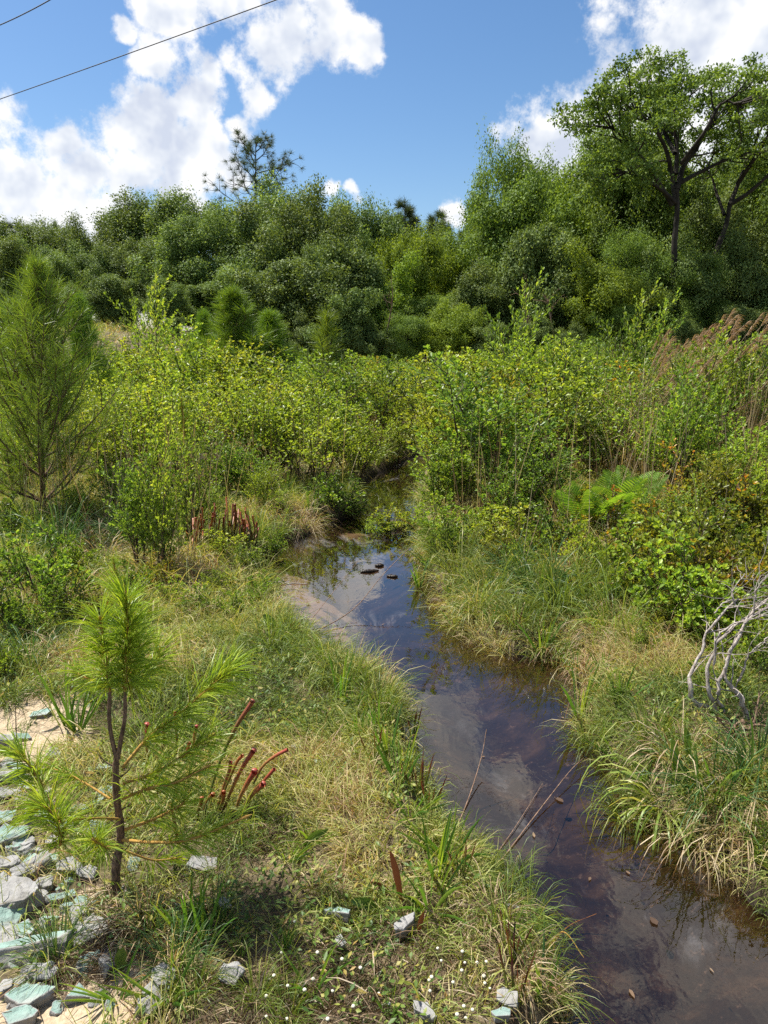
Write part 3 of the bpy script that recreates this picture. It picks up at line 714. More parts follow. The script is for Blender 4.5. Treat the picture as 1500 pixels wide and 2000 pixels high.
def plume_grass(sd_, h=1.4, stems=6, name='plume_grass', plume=.28, lean=.25):
    seed(sd_); root = empty(name, (0, 0, 0)); st = MB()
    for i in range(stems):
        az = U(-1.2, 1.2); tl = U(.02, lean)
        pts = path((U(-.05, .05), U(-.05, .05), -.03), (math.cos(az) * math.sin(tl), math.sin(az) * math.sin(tl), math.cos(tl)), h * U(.75, 1.05), 9, (.5, -.05, -.2), .2)
        st.tube(pts, np.linspace(.0032, .0012, 9), 4, .5)
        pb = MB(); n = 150; a = np.random.uniform(0, 1, n) ** .8; L0 = plume * U(.7, 1.1)
        tp = np.array(pts[-3:]); pos = []
        seg = np.linalg.norm(np.diff(tp, axis=0), axis=1); tot = seg.sum(); cum = np.concatenate([[0], np.cumsum(seg)])
        s_ = tot - a * min(L0, tot); pos = np.stack([np.interp(s_, cum, tp[:, k]) for k in range(3)], 1)
        d = nv3(tp[-1] - tp[0]); D_ = d * .9 + rv(n) * .55 + np.array([.35, 0, 0])
        pb.blades(pos, D_, (.075 * (1 - .5 * a)) * np.random.uniform(.5, 1.3, n), .003, .7, np.random.rand(n), 2)
        pb.build('plume', M['plume'], root)
    k = 34; az = np.random.rand(k) * 6.28; tl = np.random.uniform(.05, .5, k)
    st.blades(np.stack([np.cos(az) * .05, np.sin(az) * .05, np.full(k, -.02)], 1), np.stack([np.cos(az) * np.sin(tl), np.sin(az) * np.sin(tl), np.cos(tl)], 1), h * np.random.uniform(.3, .7, k), .006, np.random.uniform(.1, .8, k), np.random.rand(k), 5)
    st.build('stems', M['tan'], root)
    return root
# ------------------------------------------------------------------ the wood behind the marsh
LABELS = {}      # label -> count, to keep each its own
LANDMARKS = []   # (phrase, x, y) filled as things are placed
def z_for(py, y, x=0.0): return at_y(750, py, y).z
T = {}
T['a1'] = tree(11, 8, 7.6, limbs=12, nleaf=190, clr=.62, lsz=.165, flat=1.2); T['a2'] = tree(12, 8, 7.0, limbs=13, nleaf=190, clr=.64, flat=1.3, lsz=.165); T['a3'] = tree(13, 8, 8.0, limbs=12, nleaf=180, clr=.64, lsz=.165, flat=1.1)
T['a4'] = tree(14, 8, 7.2, limbs=13, nleaf=190, lsz=.15, clr=.6, flat=1.3)
T['b1'] = tree(21, 5, 5.6, trunk=.07, limbs=11, nleaf=170, clr=.56, lsz=.125, mats=('tree_lime', 'bark_tree'), low=.06)
T['b2'] = tree(22, 5, 5.4, trunk=.07, limbs=12, nleaf=170, clr=.56, lsz=.125, mats=('tree_lime', 'bark_tree'), low=.06)
T['d1'] = tree(41, 5, 5.0, trunk=.07, limbs=11, nleaf=170, clr=.52, lsz=.14, low=.04); T['d2'] = tree(42, 5, 4.6, trunk=.07, limbs=12, nleaf=170, clr=.5, lsz=.14, low=.04)
T['c1'] = tree(31, 7, 6.2, limbs=12, nleaf=160, mats=('tree_mid', 'bark_tree'), clr=.66, lsz=.14)
T['c2'] = tree(32, 7, 6.0, limbs=13, nleaf=160, mats=('tree_mid', 'bark_tree'), clr=.66, lsz=.11, low=.1)
H = {'a': 8.6, 'b': 5.4, 'c': 7.5}
def extent(o):
    A = []
    for ch in o.children:
        a = np.empty(len(ch.data.vertices) * 3, dtype=np.float32); ch.data.vertices.foreach_get('co', a); A.append(a.reshape(-1, 3))
    A = np.concatenate(A); return float(A[:, 2].max()), float(np.percentile(np.hypot(A[:, 0], A[:, 1]), 90))
EXT = {k: extent(o) for k, o in T.items()}
DESC = {'a': 'dark green', 'd': 'grey-green', 'b': 'lime green', 'c': 'mid green'}
used = set(); trees = []
def put_tree(kind, px, top, wpx, y, rot_=None, mats=None):
    i = len(trees); k = kind + str(1 + (i * 7) % (4 if kind == 'a' else 2))
    X = at_y(px, 700, y).x; g = gz(X, y); zt = z_for(top, y); eh, er = EXT[k]
    s_ = (zt - g) / eh * U(.94, 1.1); sw = (wpx / FPX * y) / (2 * er) * 1.18; sw = min(sw, s_ * 1.2)
    o = T[k] if k not in used else copy_thing(T[k], (0, 0, 0)); used.add(k)
    o.location = (X, y, g); o.rotation_euler = (0, 0, (i * 2.399) % 6.28 if rot_ is None else rot_); o.scale = (sw, sw, s_ * 1.05)
    trees.append((o, kind, px, top, y)); return o
seed(5)
BACK = [(-10, 428, 170), (62, 440, 150), (128, 452, 140), (185, 428, 150), (262, 390, 170), (345, 368, 170), (425, 362, 170), (535, 338, 190), (618, 358, 150), (690, 402, 140), (765, 425, 140), (850, 424, 140), (935, 352, 120), (1012, 288, 140), (1085, 322, 150), (1160, 292, 170), (1225, 300, 150), (1290, 345, 150), (1380, 335, 150), (1450, 320, 180), (1530, 330, 190)]
for a in BACK:
    if a[0] > 1100: a = (a[0], a[1] - 40, a[2])
    put_tree('a' if a[0] < 700 or a[0] > 1270 else 'c', *a[:3], U(40, 43))
MID = [(20, 500, 150, 'a'), (95, 515, 140, 'a'), (170, 490, 150, 'a'), (250, 460, 150, 'a'), (330, 440, 150, 'a'), (410, 450, 150, 'a'), (490, 420, 160, 'a'), (575, 425, 160, 'a'), (655, 445, 140, 'a'), (735, 455, 140, 'b'), (800, 445, 130, 'b'), (870, 440, 130, 'b'),
       (950, 420, 140, 'c'), (1035, 385, 150, 'c'), (1110, 395, 130, 'b'), (1190, 320, 160, 'c'), (1265, 375, 150, 'c'), (1385, 370, 150, 'a'), (1470, 330, 170, 'c')]
for px, top, w_, k in MID: put_tree(k, px + U(-18, 18), top + (U(-55, 30) if not 700 < px < 910 else U(0, 25)), w_ * U(.8, 1.15), U(35.5, 37.5))
FRONT = [(-5, 575, 130, 'a'), (75, 585, 130, 'a'), (150, 560, 130, 'a'), (235, 560, 140, 'a'), (320, 545, 140, 'a'), (400, 560, 120, 'a'), (470, 555, 120, 'a'), (545, 520, 130, 'a'), (625, 500, 150, 'a'), (700, 530, 110, 'a'), (762, 478, 120, 'b'), (830, 540, 110, 'c'), (955, 545, 110, 'a'), (1020, 500, 130, 'a'), (1095, 530, 120, 'a'),
         (1240, 470, 130, 'c'), (1290, 520, 120, 'a'), (1355, 470, 110, 'c'), (1410, 480, 130, 'a'), (1465, 545, 140, 'a'), (1530, 500, 130, 'a')]
for px, top, w_, k in FRONT: put_tree('d' if k == 'a' else k, px + U(-15, 15), top + (U(-85, 35) if not 700 < px < 910 else U(-15, 25)), w_ * U(.7, 1.1), U(31, 33))
LOW = [(892, 588, 96, 'b', 29.5), (1165, 468, 130, 'b', 30), (660, 580, 90, 'a', 29.5), (585, 600, 90, 'a', 29.5), (790, 600, 90, 'c', 29.5), (1040, 610, 90, 'a', 29.0), (1200, 590, 100, 'c', 29), (1330, 610, 100, 'a', 29), (1440, 600, 110, 'a', 29), (250, 620, 90, 'a', 28), (340, 620, 90, 'a', 28.5), (720, 620, 80, 'a', 29), (960, 630, 80, 'a', 28.5), (1110, 625, 80, 'a', 28.5)]
for px, top, w_, k, y in LOW: put_tree('d' if k == 'a' else k, px, top, w_, y)
for k in list(T):
    if k not in used: drop(T[k])
# the big open-crowned trees on the right, with their trunks showing
def big_tree(sd_, px, base_y, y, trunk_px, label, spec, mat_='tree_mid', lean=0.0):
    seed(sd_); root = empty('large_tree', (0, 0, 0)); tb = MB(); cb = MB()
    B = at_y(px, 660, y); g = gz(B.x, y); root.location = (B.x, y, g)
    def W3(x, yy, dy=0.0):
        p = at_y(x, yy, y + dy); return np.array([p.x - B.x, dy, p.z - g])
    tb.tube(spline([(0, 0, -.3)] + [W3(a, b) for a, b in trunk_px], 14), np.linspace(.15, .08, 14), 10, .5)
    def clump(p, r, n):
        d = rv(n); rad = np.random.uniform(.1, 1, n) ** .5
        pos = np.asarray(p) + d * (rad * r)[:, None] * np.array([1, 1, .62])
        b = U(0, .4); s_ = np.random.uniform(.6, 1.2, n)
        cb.leaves(pos, d * .3 + rv(n) + np.array([0, 0, -.1]), d + rv(n) * .4 + np.array([0, 0, .4]), .14 * s_, .075 * s_, np.random.uniform(b, b + .6, n), fold=.15)
    for pts, r0, spreadn in spec:
        q = [W3(a, b, c) for a, b, c in pts]; sp = spline(q, 14); tb.tube(sp, np.linspace(r0, .03, 14), 7, .5)
        for k in range(spreadn):
            i = random.randint(5, 13); d = spread(sp[i] - sp[i - 1], U(.4, 1.2), U(0, 6.3)); d[2] = d[2] * .5 + .15
            bp = path(sp[i], d, U(.8, 1.9), 6, (0, 0, .3), .6); tb.tube(bp, np.linspace(.04, .012, 6), 5, .5)
            for kk in (3, 4, 5):
                t2 = path(bp[kk], spread(bp[kk] - bp[kk - 1], U(.4, 1.0), U(0, 6.3)), U(.4, .8), 4, (0, 0, .2), .5); tb.tube(t2, np.linspace(.014, .006, 4), 4, .5)
                clump(t2[-1], U(.24, .48), random.randint(45, 110))
            clump(bp[-1], U(.3, .5), 80)
    tb.build('trunk', M['bark_tree'], root, True); cb.build('crown', M[mat_], root)
    tag(root, label, 'tree', 'open-crowned trees at the wood edge'); return root
S1 = [([(1322, 400, 0), (1312, 345, .1), (1300, 290, -.3), (1270, 240, -.8), (1235, 215, -1.2)], .12, 12),
      ([(1322, 370, 0), (1335, 325, .3), (1360, 290, .6), (1390, 240, 1.0), (1400, 215, 1.2)], .12, 14),
      ([(1320, 340, 0), (1322, 290, .2), (1315, 230, .5), (1325, 195, .8)], .10, 13),
      ([(1318, 395, 0), (1285, 365, -.6), (1245, 345, -1.3), (1205, 330, -1.7)], .10, 11),
      ([(1312, 400, 0), (1270, 330, -.9), (1230, 280, -1.5), (1195, 250, -1.8)], .09, 12),
      ([(1322, 360, 0), (1370, 335, .9), (1425, 310, 1.4), (1480, 300, 1.6)], .10, 10),
      ([(1330, 320, 0), (1375, 260, -.9), (1410, 200, -1.1), (1440, 205, -1.4)], .09, 12),
      ([(1318, 300, 0), (1290, 240, 1.2), (1275, 190, 1.5), (1290, 190, 1.7)], .09, 12)]
big_tree(51, 1318, 600, 31.0, [(1318, 560), (1317, 480), (1322, 420), (1322, 360)], 'tallest broadleaf tree, open spreading crown on a bare dark forked trunk', S1)
S2 = [([(1425, 400, 0), (1450, 340, .4), (1475, 280, .8), (1500, 220, 1.0)], .10, 14), ([(1425, 400, 0), (1470, 370, -.4), (1520, 320, -.8), (1560, 260, -1)], .10, 12),
      ([(1440, 360, 0), (1480, 300, -.8), (1530, 220, -1.2), (1570, 225, -1.2)], .10, 14), ([(1415, 420, 0), (1400, 380, .6), (1390, 345, .9), (1380, 330, 1.1)], .07, 7)]
big_tree(52, 1372, 600, 33.0, [(1385, 560), (1400, 490), (1418, 440), (1425, 400)], 'tall tree with a leaning dark trunk, beside the tallest broadleaf tree', S2)
# pines standing clear of the wood
P1 = far_pine(61, 12.5, 5.4, low=.60, conic=False, lsz=.34, tufts=.8)
y = 46; X = at_y(497, 400, y).x; P1.location = (X, y, gz(X, y)); P1.scale = (1, 1, (z_for(262, y) - gz(X, y)) / 12.6)
tag(P1, 'tall pine, thin open rounded crown rising above the broadleaf trees', 'pine tree', 'pines rising over the wood')
P2 = far_pine(62, 8, 3.4, low=.25, conic=True, lsz=.42, tufts=.7)
fp = [(786, 374, 72, 1.0, 'far pointed pine, tallest of the group over the lowest part of the treeline'), (842, 394, 74, 1.15, 'far rounded pine just beside the pointed one over the treeline dip'), (812, 402, 76, 1.0, 'far pine in the gap between the pointed and the rounded one'),
      (874, 418, 70, .9, 'short far pine at the foot of the rounded one'), (762, 408, 78, .9, 'faint far pine before the pointed one at the treeline dip'), (905, 428, 72, .8, 'smallest far pine showing beside the tall airy trees'),
      (14, 418, 52, 1.3, 'flat-topped dark pine at the far left end of the treeline'), (45, 424, 52, 1.0, 'second dark pine from the left end of the treeline'), (101, 418, 50, .42, 'thin spindly pine top poking out over the left treeline')]
for i, (px, top, y, ws, lab) in enumerate(fp):
    o = P2 if i == 0 else copy_thing(P2, (0, 0, 0)); X = at_y(px, 400, y).x; g = gz(X, y)
    o.location = (X, y, g); o.rotation_euler = (0, 0, i * 1.7); s_ = (z_for(top, y) - g) / 8.1; o.scale = (s_ * ws, s_ * ws, s_)
    tag(o, lab, 'pine tree', 'pines rising over the wood')
# labels of the wood's trees: row, colour and what each stands by
LM = [('the far left end', 0), ('the spindly pine top', 101), ('the left cloud foot', 250), ('the three pointed young pines', 440), ('the tall open-crowned pine', 497), ('the lone grey-green young pine', 640), ('the far pointed pine', 786), ('the treeline dip', 850), ('the tall leafy shoot', 985), ('the two tall airy crowns', 1050), ('the bright lime bush', 1165), ('the tallest broadleaf tree', 1318), ('the far right end', 1500)]
rows = [('back', len(BACK)), ('middle', len(MID)), ('front', len(FRONT)), ('low', len(LOW))]; i = 0
RW_ = {'back': 'on the skyline', 'middle': 'in the middle row', 'front': 'in the front row', 'low': 'low at the wood edge'}
seen = {}
for rn, cnt in rows:
    for _ in range(cnt):
        o, kind, px, top, y = trees[i]; i += 1
        nm, lx = min(LM, key=lambda l: abs(l[1] - px)); side = 'left of' if px < lx - 18 else 'right of' if px > lx + 18 else 'in line with'
        if px < 0 or (nm.endswith('end') and side != 'in line with'): side = 'near'
        lab = f'{DESC[kind]} tree {RW_[rn]}, {side} {nm}'
        seen.setdefault(lab, []).append((o, px))
for lab, L_ in seen.items():
    L_.sort(key=lambda a: a[1])
    for k, (o, px) in enumerate(L_):
        l2 = lab if len(L_) == 1 else (('leftmost ' if k == 0 else 'rightmost ' if k == len(L_) - 1 else 'central ') + lab)
        tag(o, l2, 'tree', 'broadleaf trees of the wood')
# power lines: two sagging wires high overhead
def wire(a, b, zh, label):
    A = at_z(*a, zh); B = at_z(*b, zh); d = (B - A); A2 = A - d * 2.2; B2 = B + d * 2.2
    pts = [A2 + (B2 - A2) * k / 40 + Vector((0, 0, -.45 * (1 - (2 * k / 40 - 1) ** 2) + .38)) for k in range(41)]
    mb = MB(); mb.tube(pts, .013, 6, .5); o = mb.build('power_line', M['wire'], None, True); tag(o, label, 'cable', 'overhead cables')
wire((0, 190), (525, 0), 9.5, 'long dark overhead cable crossing the big white cloud')
wire((0, 44), (88, 0), 9.5, 'short bit of dark overhead cable cutting the top left corner of sky')
# ------------------------------------------------------------------ labels that single each thing out by what it stands beside
MARKS = [('the big left pine', 85, 800), ('the rounded streamside bush', 600, 860), ('the red pitcher clump', 440, 1040), ('the leafy islet', 768, 1020), ('the ferns', 1180, 930), ('the bleached branches', 1425, 1290),
         ('the wispy grass tuft', 1100, 1110), ('the arching sedge', 1290, 1580), ('the lone grey-green pine', 640, 655), ('the tall leafy shoot', 985, 640), ('the brown plume grasses', 1300, 670), ('the paired young pines', 480, 620),
         ('the pine sapling', 225, 1480), ('the teal brick', 660, 1800), ('the lime bank shrub', 1340, 1160), ('the pale sandy slope', 40, 710), ('the stream head', 830, 890), ('the forked leafy whip', 290, 600), ('the slim leafy saplings', 330, 980),
         ('the front pitcher plants', 470, 1500), ('the floating bark', 740, 1112), ('the stream bend', 1020, 1290), ('the long teal block', 70, 1870), ('the sword leaf clump', 850, 1720), ('the white button flowers', 890, 1890), ('the sand patch', 80, 1430)]
ORD = ['nearest', 'second', 'third', 'fourth', 'fifth', 'sixth', 'seventh', 'eighth', 'ninth', 'tenth', 'eleventh', 'twelfth', 'thirteenth', 'fourteenth', 'fifteenth', 'sixteenth']
def label_all(items, cat, group):
    """items: (object, description, pixel x, pixel y)"""
    d = {}
    for o, desc, px, py in items:
        nm, lx, ly = min(MARKS, key=lambda l: math.hypot(l[1] - px, (l[2] - py) * 1.5))
        dx, dy = px - lx, py - ly
        rel = ('left of' if dx < 0 else 'right of') if abs(dx) > abs(dy) * 1.3 else ('beyond' if dy < 0 else 'in front of')
        d.setdefault((desc, rel, nm), []).append((math.hypot(dx, dy), o))
    for (desc, rel, nm), L_ in d.items():
        L_.sort(key=lambda a: a[0])
        for k, (_, o) in enumerate(L_):
            tag(o, f'{desc} {rel} {nm}' if len(L_) == 1 else f'{desc}, {ORD[min(k, 15)]} one {rel} {nm}', cat, group)
# ------------------------------------------------------------------ shrubs
S = {}
for i in range(5): S[f'bush{i}'] = shrub(100 + i, 1.2, 1.15, stems=12, twigs=8, sub=2, low=.3, L=.040, Wd=.017, step=.018, fine=True, lean=.65)
for i in range(4): S[f'up{i}'] = shrub(120 + i, 1.4, .8, stems=8, twigs=9, sub=2, L=.048, Wd=.016, step=.018, fine=True, upright=.72, low=.15, lean=.65)
for i in range(4): S[f'low{i}'] = shrub(140 + i, .45, .55, stems=10, twigs=5, sub=2, L=.028, Wd=.012, step=.011, upright=.35, low=.2, fine=True)
for i in range(2): S[f'whip{i}'] = shrub(160 + i, 1.9, .5, stems=3, twigs=7, sub=1, L=.055, Wd=.018, step=.018, fine=True, lean=.6, upright=.85, low=.5, name='leafy_shoot')
SE = {k: extent(o) for k, o in S.items()}
sused = set(); sh = []; LEAFNAME = {'shrub_green': 'bright green', 'shrub_lime': 'lime green', 'shrub_yellow': 'yellow-green', 'shrub_orange': 'orange-tinged', 'shrub_dark': 'dark green'}
def put_shrub(kind, x, y, hgt, wid, lm, desc=None, z=None):
    n = len(sh); num = {'bush': 5, 'up': 4, 'low': 4, 'whip': 2}[kind]; k = kind + str((n * 7 + int(abs(x) * 13)) % num); eh, er = SE[k]
    o = S[k] if k not in sused else copy_thing(S[k], (0, 0, 0)); sused.add(k)
    for ch in o.children:
        if ch.name.startswith('foliage'): ch.material_slots[0].link = 'OBJECT'; ch.material_slots[0].material = M[lm]
    sz = hgt / eh; sw = wid / (2 * er)
    sw = min(max(sw, sz * .55), sz * 1.7)
    o.location = (x, y, gz(x, y) if z is None else z); o.rotation_euler = (0, 0, (n * 2.399) % 6.28); o.scale = (sw, sw, sz)
    px, py = pix((x, y, o.location.z + hgt * .5))
    size = 'low' if hgt < .55 else 'tall' if hgt > 1.35 else 'mid-height'
    sh.append((o, desc or f'{size} {LEAFNAME[lm]} shrub', px, py)); return o
def px_shrub(kind, px, base, top, wpx, lm, label=None):
    p = gp(px, base); y = p.y; zt = at_y(px, top, y).z
    o = put_shrub(kind, p.x, y, zt - p.z, wpx / FPX * y, lm, z=p.z)
    if label: sh.pop(); tag(o, label, 'shrub', 'marsh shrubs')
    return o
px_shrub('bush', 600, 945, 738, 290, 'shrub_lime', 'large rounded lime-green bush with dark bare stems, beside the narrow upper stream')
px_shrub('bush', 690, 935, 790, 160, 'shrub_lime'); px_shrub('bush', 520, 930, 760, 170, 'shrub_lime')
px_shrub('bush', 770, 905, 790, 130, 'shrub_lime'); px_shrub('up', 480, 975, 830, 120, 'shrub_green'); px_shrub('up', 515, 1000, 880, 90, 'shrub_lime')
px_shrub('low', 650, 1005, 915, 110, 'shrub_green'); px_shrub('low', 690, 1010, 965, 70, 'shrub_green'); px_shrub('low', 535, 1090, 1030, 60, 'shrub_green'); px_shrub('low', 440, 1090, 1030, 110, 'shrub_yellow')
o = px_shrub('low', 768, 1042, 984, 96, 'shrub_yellow', 'small leafy yellow-green shrub on its own islet in the stream')
o = px_shrub('low', 740, 1044, 1000, 60, 'shrub_lime'); px_shrub('low', 795, 1040, 1000, 60, 'shrub_green')
px_shrub('up', 385, 850, 612, 150, 'shrub_lime'); px_shrub('bush', 300, 830, 655, 200, 'shrub_yellow'); px_shrub('bush', 460, 840, 655, 190, 'shrub_yellow'); px_shrub('bush', 555, 800, 700, 160, 'shrub_lime')
px_shrub('whip', 292, 790, 510, 110, 'shrub_lime', 'tallest forked leafy whip standing over the yellow shrubs on the left')
px_shrub('whip', 312, 780, 592, 80, 'shrub_lime', 'shorter leafy whip just right of the tallest forked one')
px_shrub('whip', 425, 780, 556, 110, 'shrub_lime', 'leafy whip in front of the paired young pines')
px_shrub('up', 320, 1120, 830, 120, 'shrub_lime', 'slim leafy sapling with bare lower stems, left of the red pitcher clump')
px_shrub('up', 270, 1110, 880, 110, 'shrub_green', 'slim leafy sapling nearest the big left pine'); px_shrub('up', 375, 1060, 830, 120, 'shrub_green', 'slim leafy sapling just behind the red pitcher clump')
for a_ in [(250, 1180, 1090, 90, 'shrub_green'), (340, 1190, 1120, 80, 'shrub_lime'), (390, 1200, 1140, 80, 'shrub_green'), (460, 1210, 1150, 80, 'shrub_lime'), (200, 1220, 1140, 80, 'shrub_orange'), (60, 1250, 1150, 110, 'shrub_green'), (130, 1220, 1130, 100, 'shrub_green'), (10, 1330, 1240, 90, 'shrub_lime'), (230, 1010, 900, 90, 'shrub_green'), (30, 1060, 960, 110, 'shrub_green'), (150, 1010, 930, 90, 'shrub_lime'), (210, 960, 850, 90, 'shrub_lime'), (440, 970, 870, 90, 'shrub_green'), (545, 1010, 950, 60, 'shrub_lime'), (510, 1170, 1110, 60, 'shrub_green'), (410, 1010, 930, 70, 'shrub_lime')]: px_shrub('low' if a_[1] > 1050 else 'up', *a_)
px_shrub('low', 90, 1190, 1030, 170, 'shrub_green'); px_shrub('low', 20, 1240, 1120, 120, 'shrub_green'); px_shrub('low', 140, 1130, 1040, 100, 'shrub_lime'); px_shrub('low', 30, 1150, 1050, 130, 'shrub_green')
px_shrub('low', 300, 1150, 1080, 90, 'shrub_orange'); px_shrub('low', 420, 1160, 1110, 110, 'shrub_yellow'); px_shrub('low', 490, 1120, 1060, 70, 'shrub_green')
px_shrub('whip', 980, 860, 520, 130, 'shrub_green', 'tallest leafy shoot of the right bank, standing before the two airy tree crowns')
px_shrub('whip', 1195, 850, 540, 130, 'shrub_green', 'upright leafy shoot among the tops left of the brown plume grasses')
px_shrub('whip', 1245, 840, 560, 110, 'shrub_green', 'leaning leafy shoot right beside the brown plume grasses')
px_shrub('up', 1040, 880, 640, 130, 'shrub_lime'); px_shrub('up', 1100, 880, 650, 120, 'shrub_green'); px_shrub('up', 1370, 900, 625, 160, 'shrub_lime'); px_shrub('up', 1440, 880, 640, 140, 'shrub_green')
px_shrub('up', 900, 1000, 830, 130, 'shrub_lime'); px_shrub('up', 860, 1000, 850, 110, 'shrub_lime'); px_shrub('up', 1000, 1030, 870, 140, 'shrub_green'); px_shrub('low', 985, 1070, 975, 150, 'shrub_yellow'); px_shrub('low', 1060, 1080, 990, 130, 'shrub_green')
px_shrub('low', 870, 1060, 985, 110, 'shrub_lime'); px_shrub('up', 1370, 1030, 860, 150, 'shrub_orange'); px_shrub('up', 1330, 960, 700, 150, 'shrub_green')
for a_ in [(1215, 1190, 1090, 90, 'shrub_green'), (1250, 1290, 1210, 70, 'shrub_lime'), (1170, 1150, 1060, 80, 'shrub_green'), (1290, 1250, 1160, 80, 'shrub_orange'), (1130, 1170, 1090, 70, 'shrub_orange'), (1420, 1120, 1010, 100, 'shrub_orange'), (1450, 1260, 1170, 90, 'shrub_orange'), (1005, 1130, 1060, 70, 'shrub_green'), (1210, 1370, 1310, 55, 'shrub_green'), (850, 1045, 960, 90, 'shrub_lime'), (905, 1080, 1000, 90, 'shrub_green'), (970, 1095, 1020, 100, 'shrub_orange'), (1035, 1100, 1020, 90, 'shrub_lime'), (1090, 1090, 1010, 90, 'shrub_orange'), (870, 1090, 1000, 80, 'shrub_green'), (1140, 1110, 1010, 90, 'shrub_yellow')]: px_shrub('up' if a_[1] < 1100 and a_[3] > 100 else 'low', *a_)
px_shrub('low', 1340, 1240, 1085, 190, 'shrub_lime', 'bushy lime-green shrub just behind the bleached branches'); px_shrub('low', 1280, 1180, 1080, 120, 'shrub_yellow'); px_shrub('low', 1450, 1200, 1080, 140, 'shrub_orange')
px_shrub('low', 1480, 1330, 1200, 110, 'shrub_green'); px_shrub('low', 1400, 1350, 1280, 110, 'shrub_green'); px_shrub('low', 1480, 1700, 1600, 90, 'shrub_green')
# the thicket itself
seed(77)
def scatter(x0, x1, y0, y1, gap, ok):
    pts = []
    for _ in range(4500):
        y = U(y0, y1); x = U(x0, x1) ; g_ = gap(x, y)
        if all((x - a) ** 2 + (y - b) ** 2 > g_ * g_ for a, b in pts) and ok(x, y): pts.append((x, y))
    return pts
TOPX = [0, 60, 160, 230, 300, 360, 420, 500, 560, 620, 700, 850, 930, 1000, 1080, 1200, 1300, 1500]
TOPY = [770, 770, 710, 670, 660, 655, 665, 695, 700, 705, 695, 692, 694, 675, 668, 665, 668, 668]
def fill(pts, hn, mats_, kinds):
    for x, y in pts:
        g = gz(x, y); px, _ = pix((x, y, g)); f = CP * y
        lim = at_y(px, np.interp(px, TOPX, TOPY), y).z - g
        hh = min(hn(x, y) * U(.6, 1.55), lim * U(.72, 1.12))
        if hh < .22: continue
        k = random.choice(kinds(x, y, hh)); lm = random.choice(mats_(x, y))
        put_shrub(k, x, y, hh, hh * U(.85, 1.3), lm)
def left_ok(x, y):
    px, py = pix((x, y, gz(x, y)))
    if not (-80 < px < 900) or float(sdist(x, y)[0]) > -.25: return False
    if x > -.1 + (y - 9) * .08 and y > 10: return False
    if px < 230 and y < 7.4: return False
    if px < 60 and y > 11 and y < 26: return False
    return py < (925 if px > 430 else 965)
fill(scatter(-10, 1.5, 6.2, 24, lambda x, y: .42 + .035 * y, left_ok), lambda x, y: 1.15 + .02 * y,
     lambda x, y: ['shrub_yellow', 'shrub_yellow', 'shrub_lime', 'shrub_lime', 'shrub_green'] if x < -1.2 else ['shrub_lime', 'shrub_lime', 'shrub_green', 'shrub_yellow'], lambda x, y, h_: ['bush', 'up'])
def right_ok(x, y):
    px, py = pix((x, y, gz(x, y)))
    return px < 1570 and float(sdist(x, y)[0]) < -.45 and y > 4.9 and (x > .5 or y > 10) and not (1080 < px < 1280 and 950 < py < 1120)
fill(scatter(-.4, 12, 4.9, 22, lambda x, y: .40 + .032 * y, right_ok), lambda x, y: .5 if y < 6.4 else .85 + .035 * y,
     lambda x, y: ['shrub_orange', 'shrub_orange', 'shrub_lime', 'shrub_green'] if y < 6.4 and x > 1.9 else ['shrub_green', 'shrub_green', 'shrub_lime', 'shrub_lime', 'shrub_lime', 'shrub_green', 'shrub_orange'], lambda x, y, h_: ['low'] if h_ < .6 else ['bush', 'up', 'up'])
def rlow_ok(x, y):
    px, py = pix((x, y, gz(x, y))); return px < 1540 and float(sdist(x, y)[0]) < -.5 and x > 1.5 and not (px < 1240 and py > 1060)
fill(scatter(1.2, 4, 3.4, 5.6, lambda x, y: .27, rlow_ok), lambda x, y: .40, lambda x, y: ['shrub_orange', 'shrub_orange', 'shrub_lime', 'shrub_green', 'shrub_lime'], lambda x, y, h_: ['low'])
for k in list(S):
    if k not in sused: drop(S[k])
label_all(sh, 'shrub', 'marsh shrubs')
# ------------------------------------------------------------------ young pines
def put_pine(o, px, base, top, y=None, wsc=1.0, label='', rz=0.0, tilt=0.0):
    p = gp(px, base) if y is None else Vector((at_y(px, 700, y).x, y, gz(at_y(px, 700, y).x, y)))
    zt = at_y(px, top, p.y).z; eh, er = extent(o); s_ = (zt - p.z) / eh
    o.location = p; o.scale = (s_ * wsc, s_ * wsc, s_); o.rotation_euler = (0, tilt, rz); tag(o, label, 'pine tree', 'young pines'); return o
put_pine(pine(201, 2.3, 2.3, whorls=14, per=6, sub=4, dens=145, nl=.12, nw=.0048, up=1.05, low=.06), 85, 1000, 478, None, 1.0, 'big bushy young pine on the left bank, its orange-brown trunk bare near the ground', 0.0, .11)
pa = pine(202, 2.2, 1.5, whorls=12, per=6, sub=4, dens=150, nw=.0075, nl=.16, mats=('needle_mid', 'bark_pine')); put_pine(pa, 455, 0, 548, 14.5, 1.5, 'larger of the paired bushy young pines standing behind the yellow shrubs')
pb = copy_thing(pa, (0, 0, 0)); put_pine(pb, 530, 0, 596, 15, 1.5, 'smaller, rounder of the paired bushy young pines behind the yellow shrubs', 2.0)
pc = copy_thing(pa, (0, 0, 0)); put_pine(pc, 165, 0, 560, 11.5, .9, 'hazy young pine standing just right of and behind the big left pine', 4.0)
pd = copy_thing(pa, (0, 0, 0)); put_pine(pd, 10, 0, 585, 10.5, .95, 'half-seen young pine at the far left, above the sandy slope', 5.0)
pf = copy_thing(pa, (0, 0, 0)); put_pine(pf, 400, 0, 596, 15.5, 1.0, 'slight young pine left of the paired bushy pines', 1.0)
pe = pine(205, 2.0, 1.3, whorls=5, per=4, nl=.18, nw=.008, dens=210, sub=1, up=1.3, low=.42); put_pine(pe, 640, 0, 590, 12.5, 1.3, 'lone grey-green young pine with a few upswept candle-like limbs')
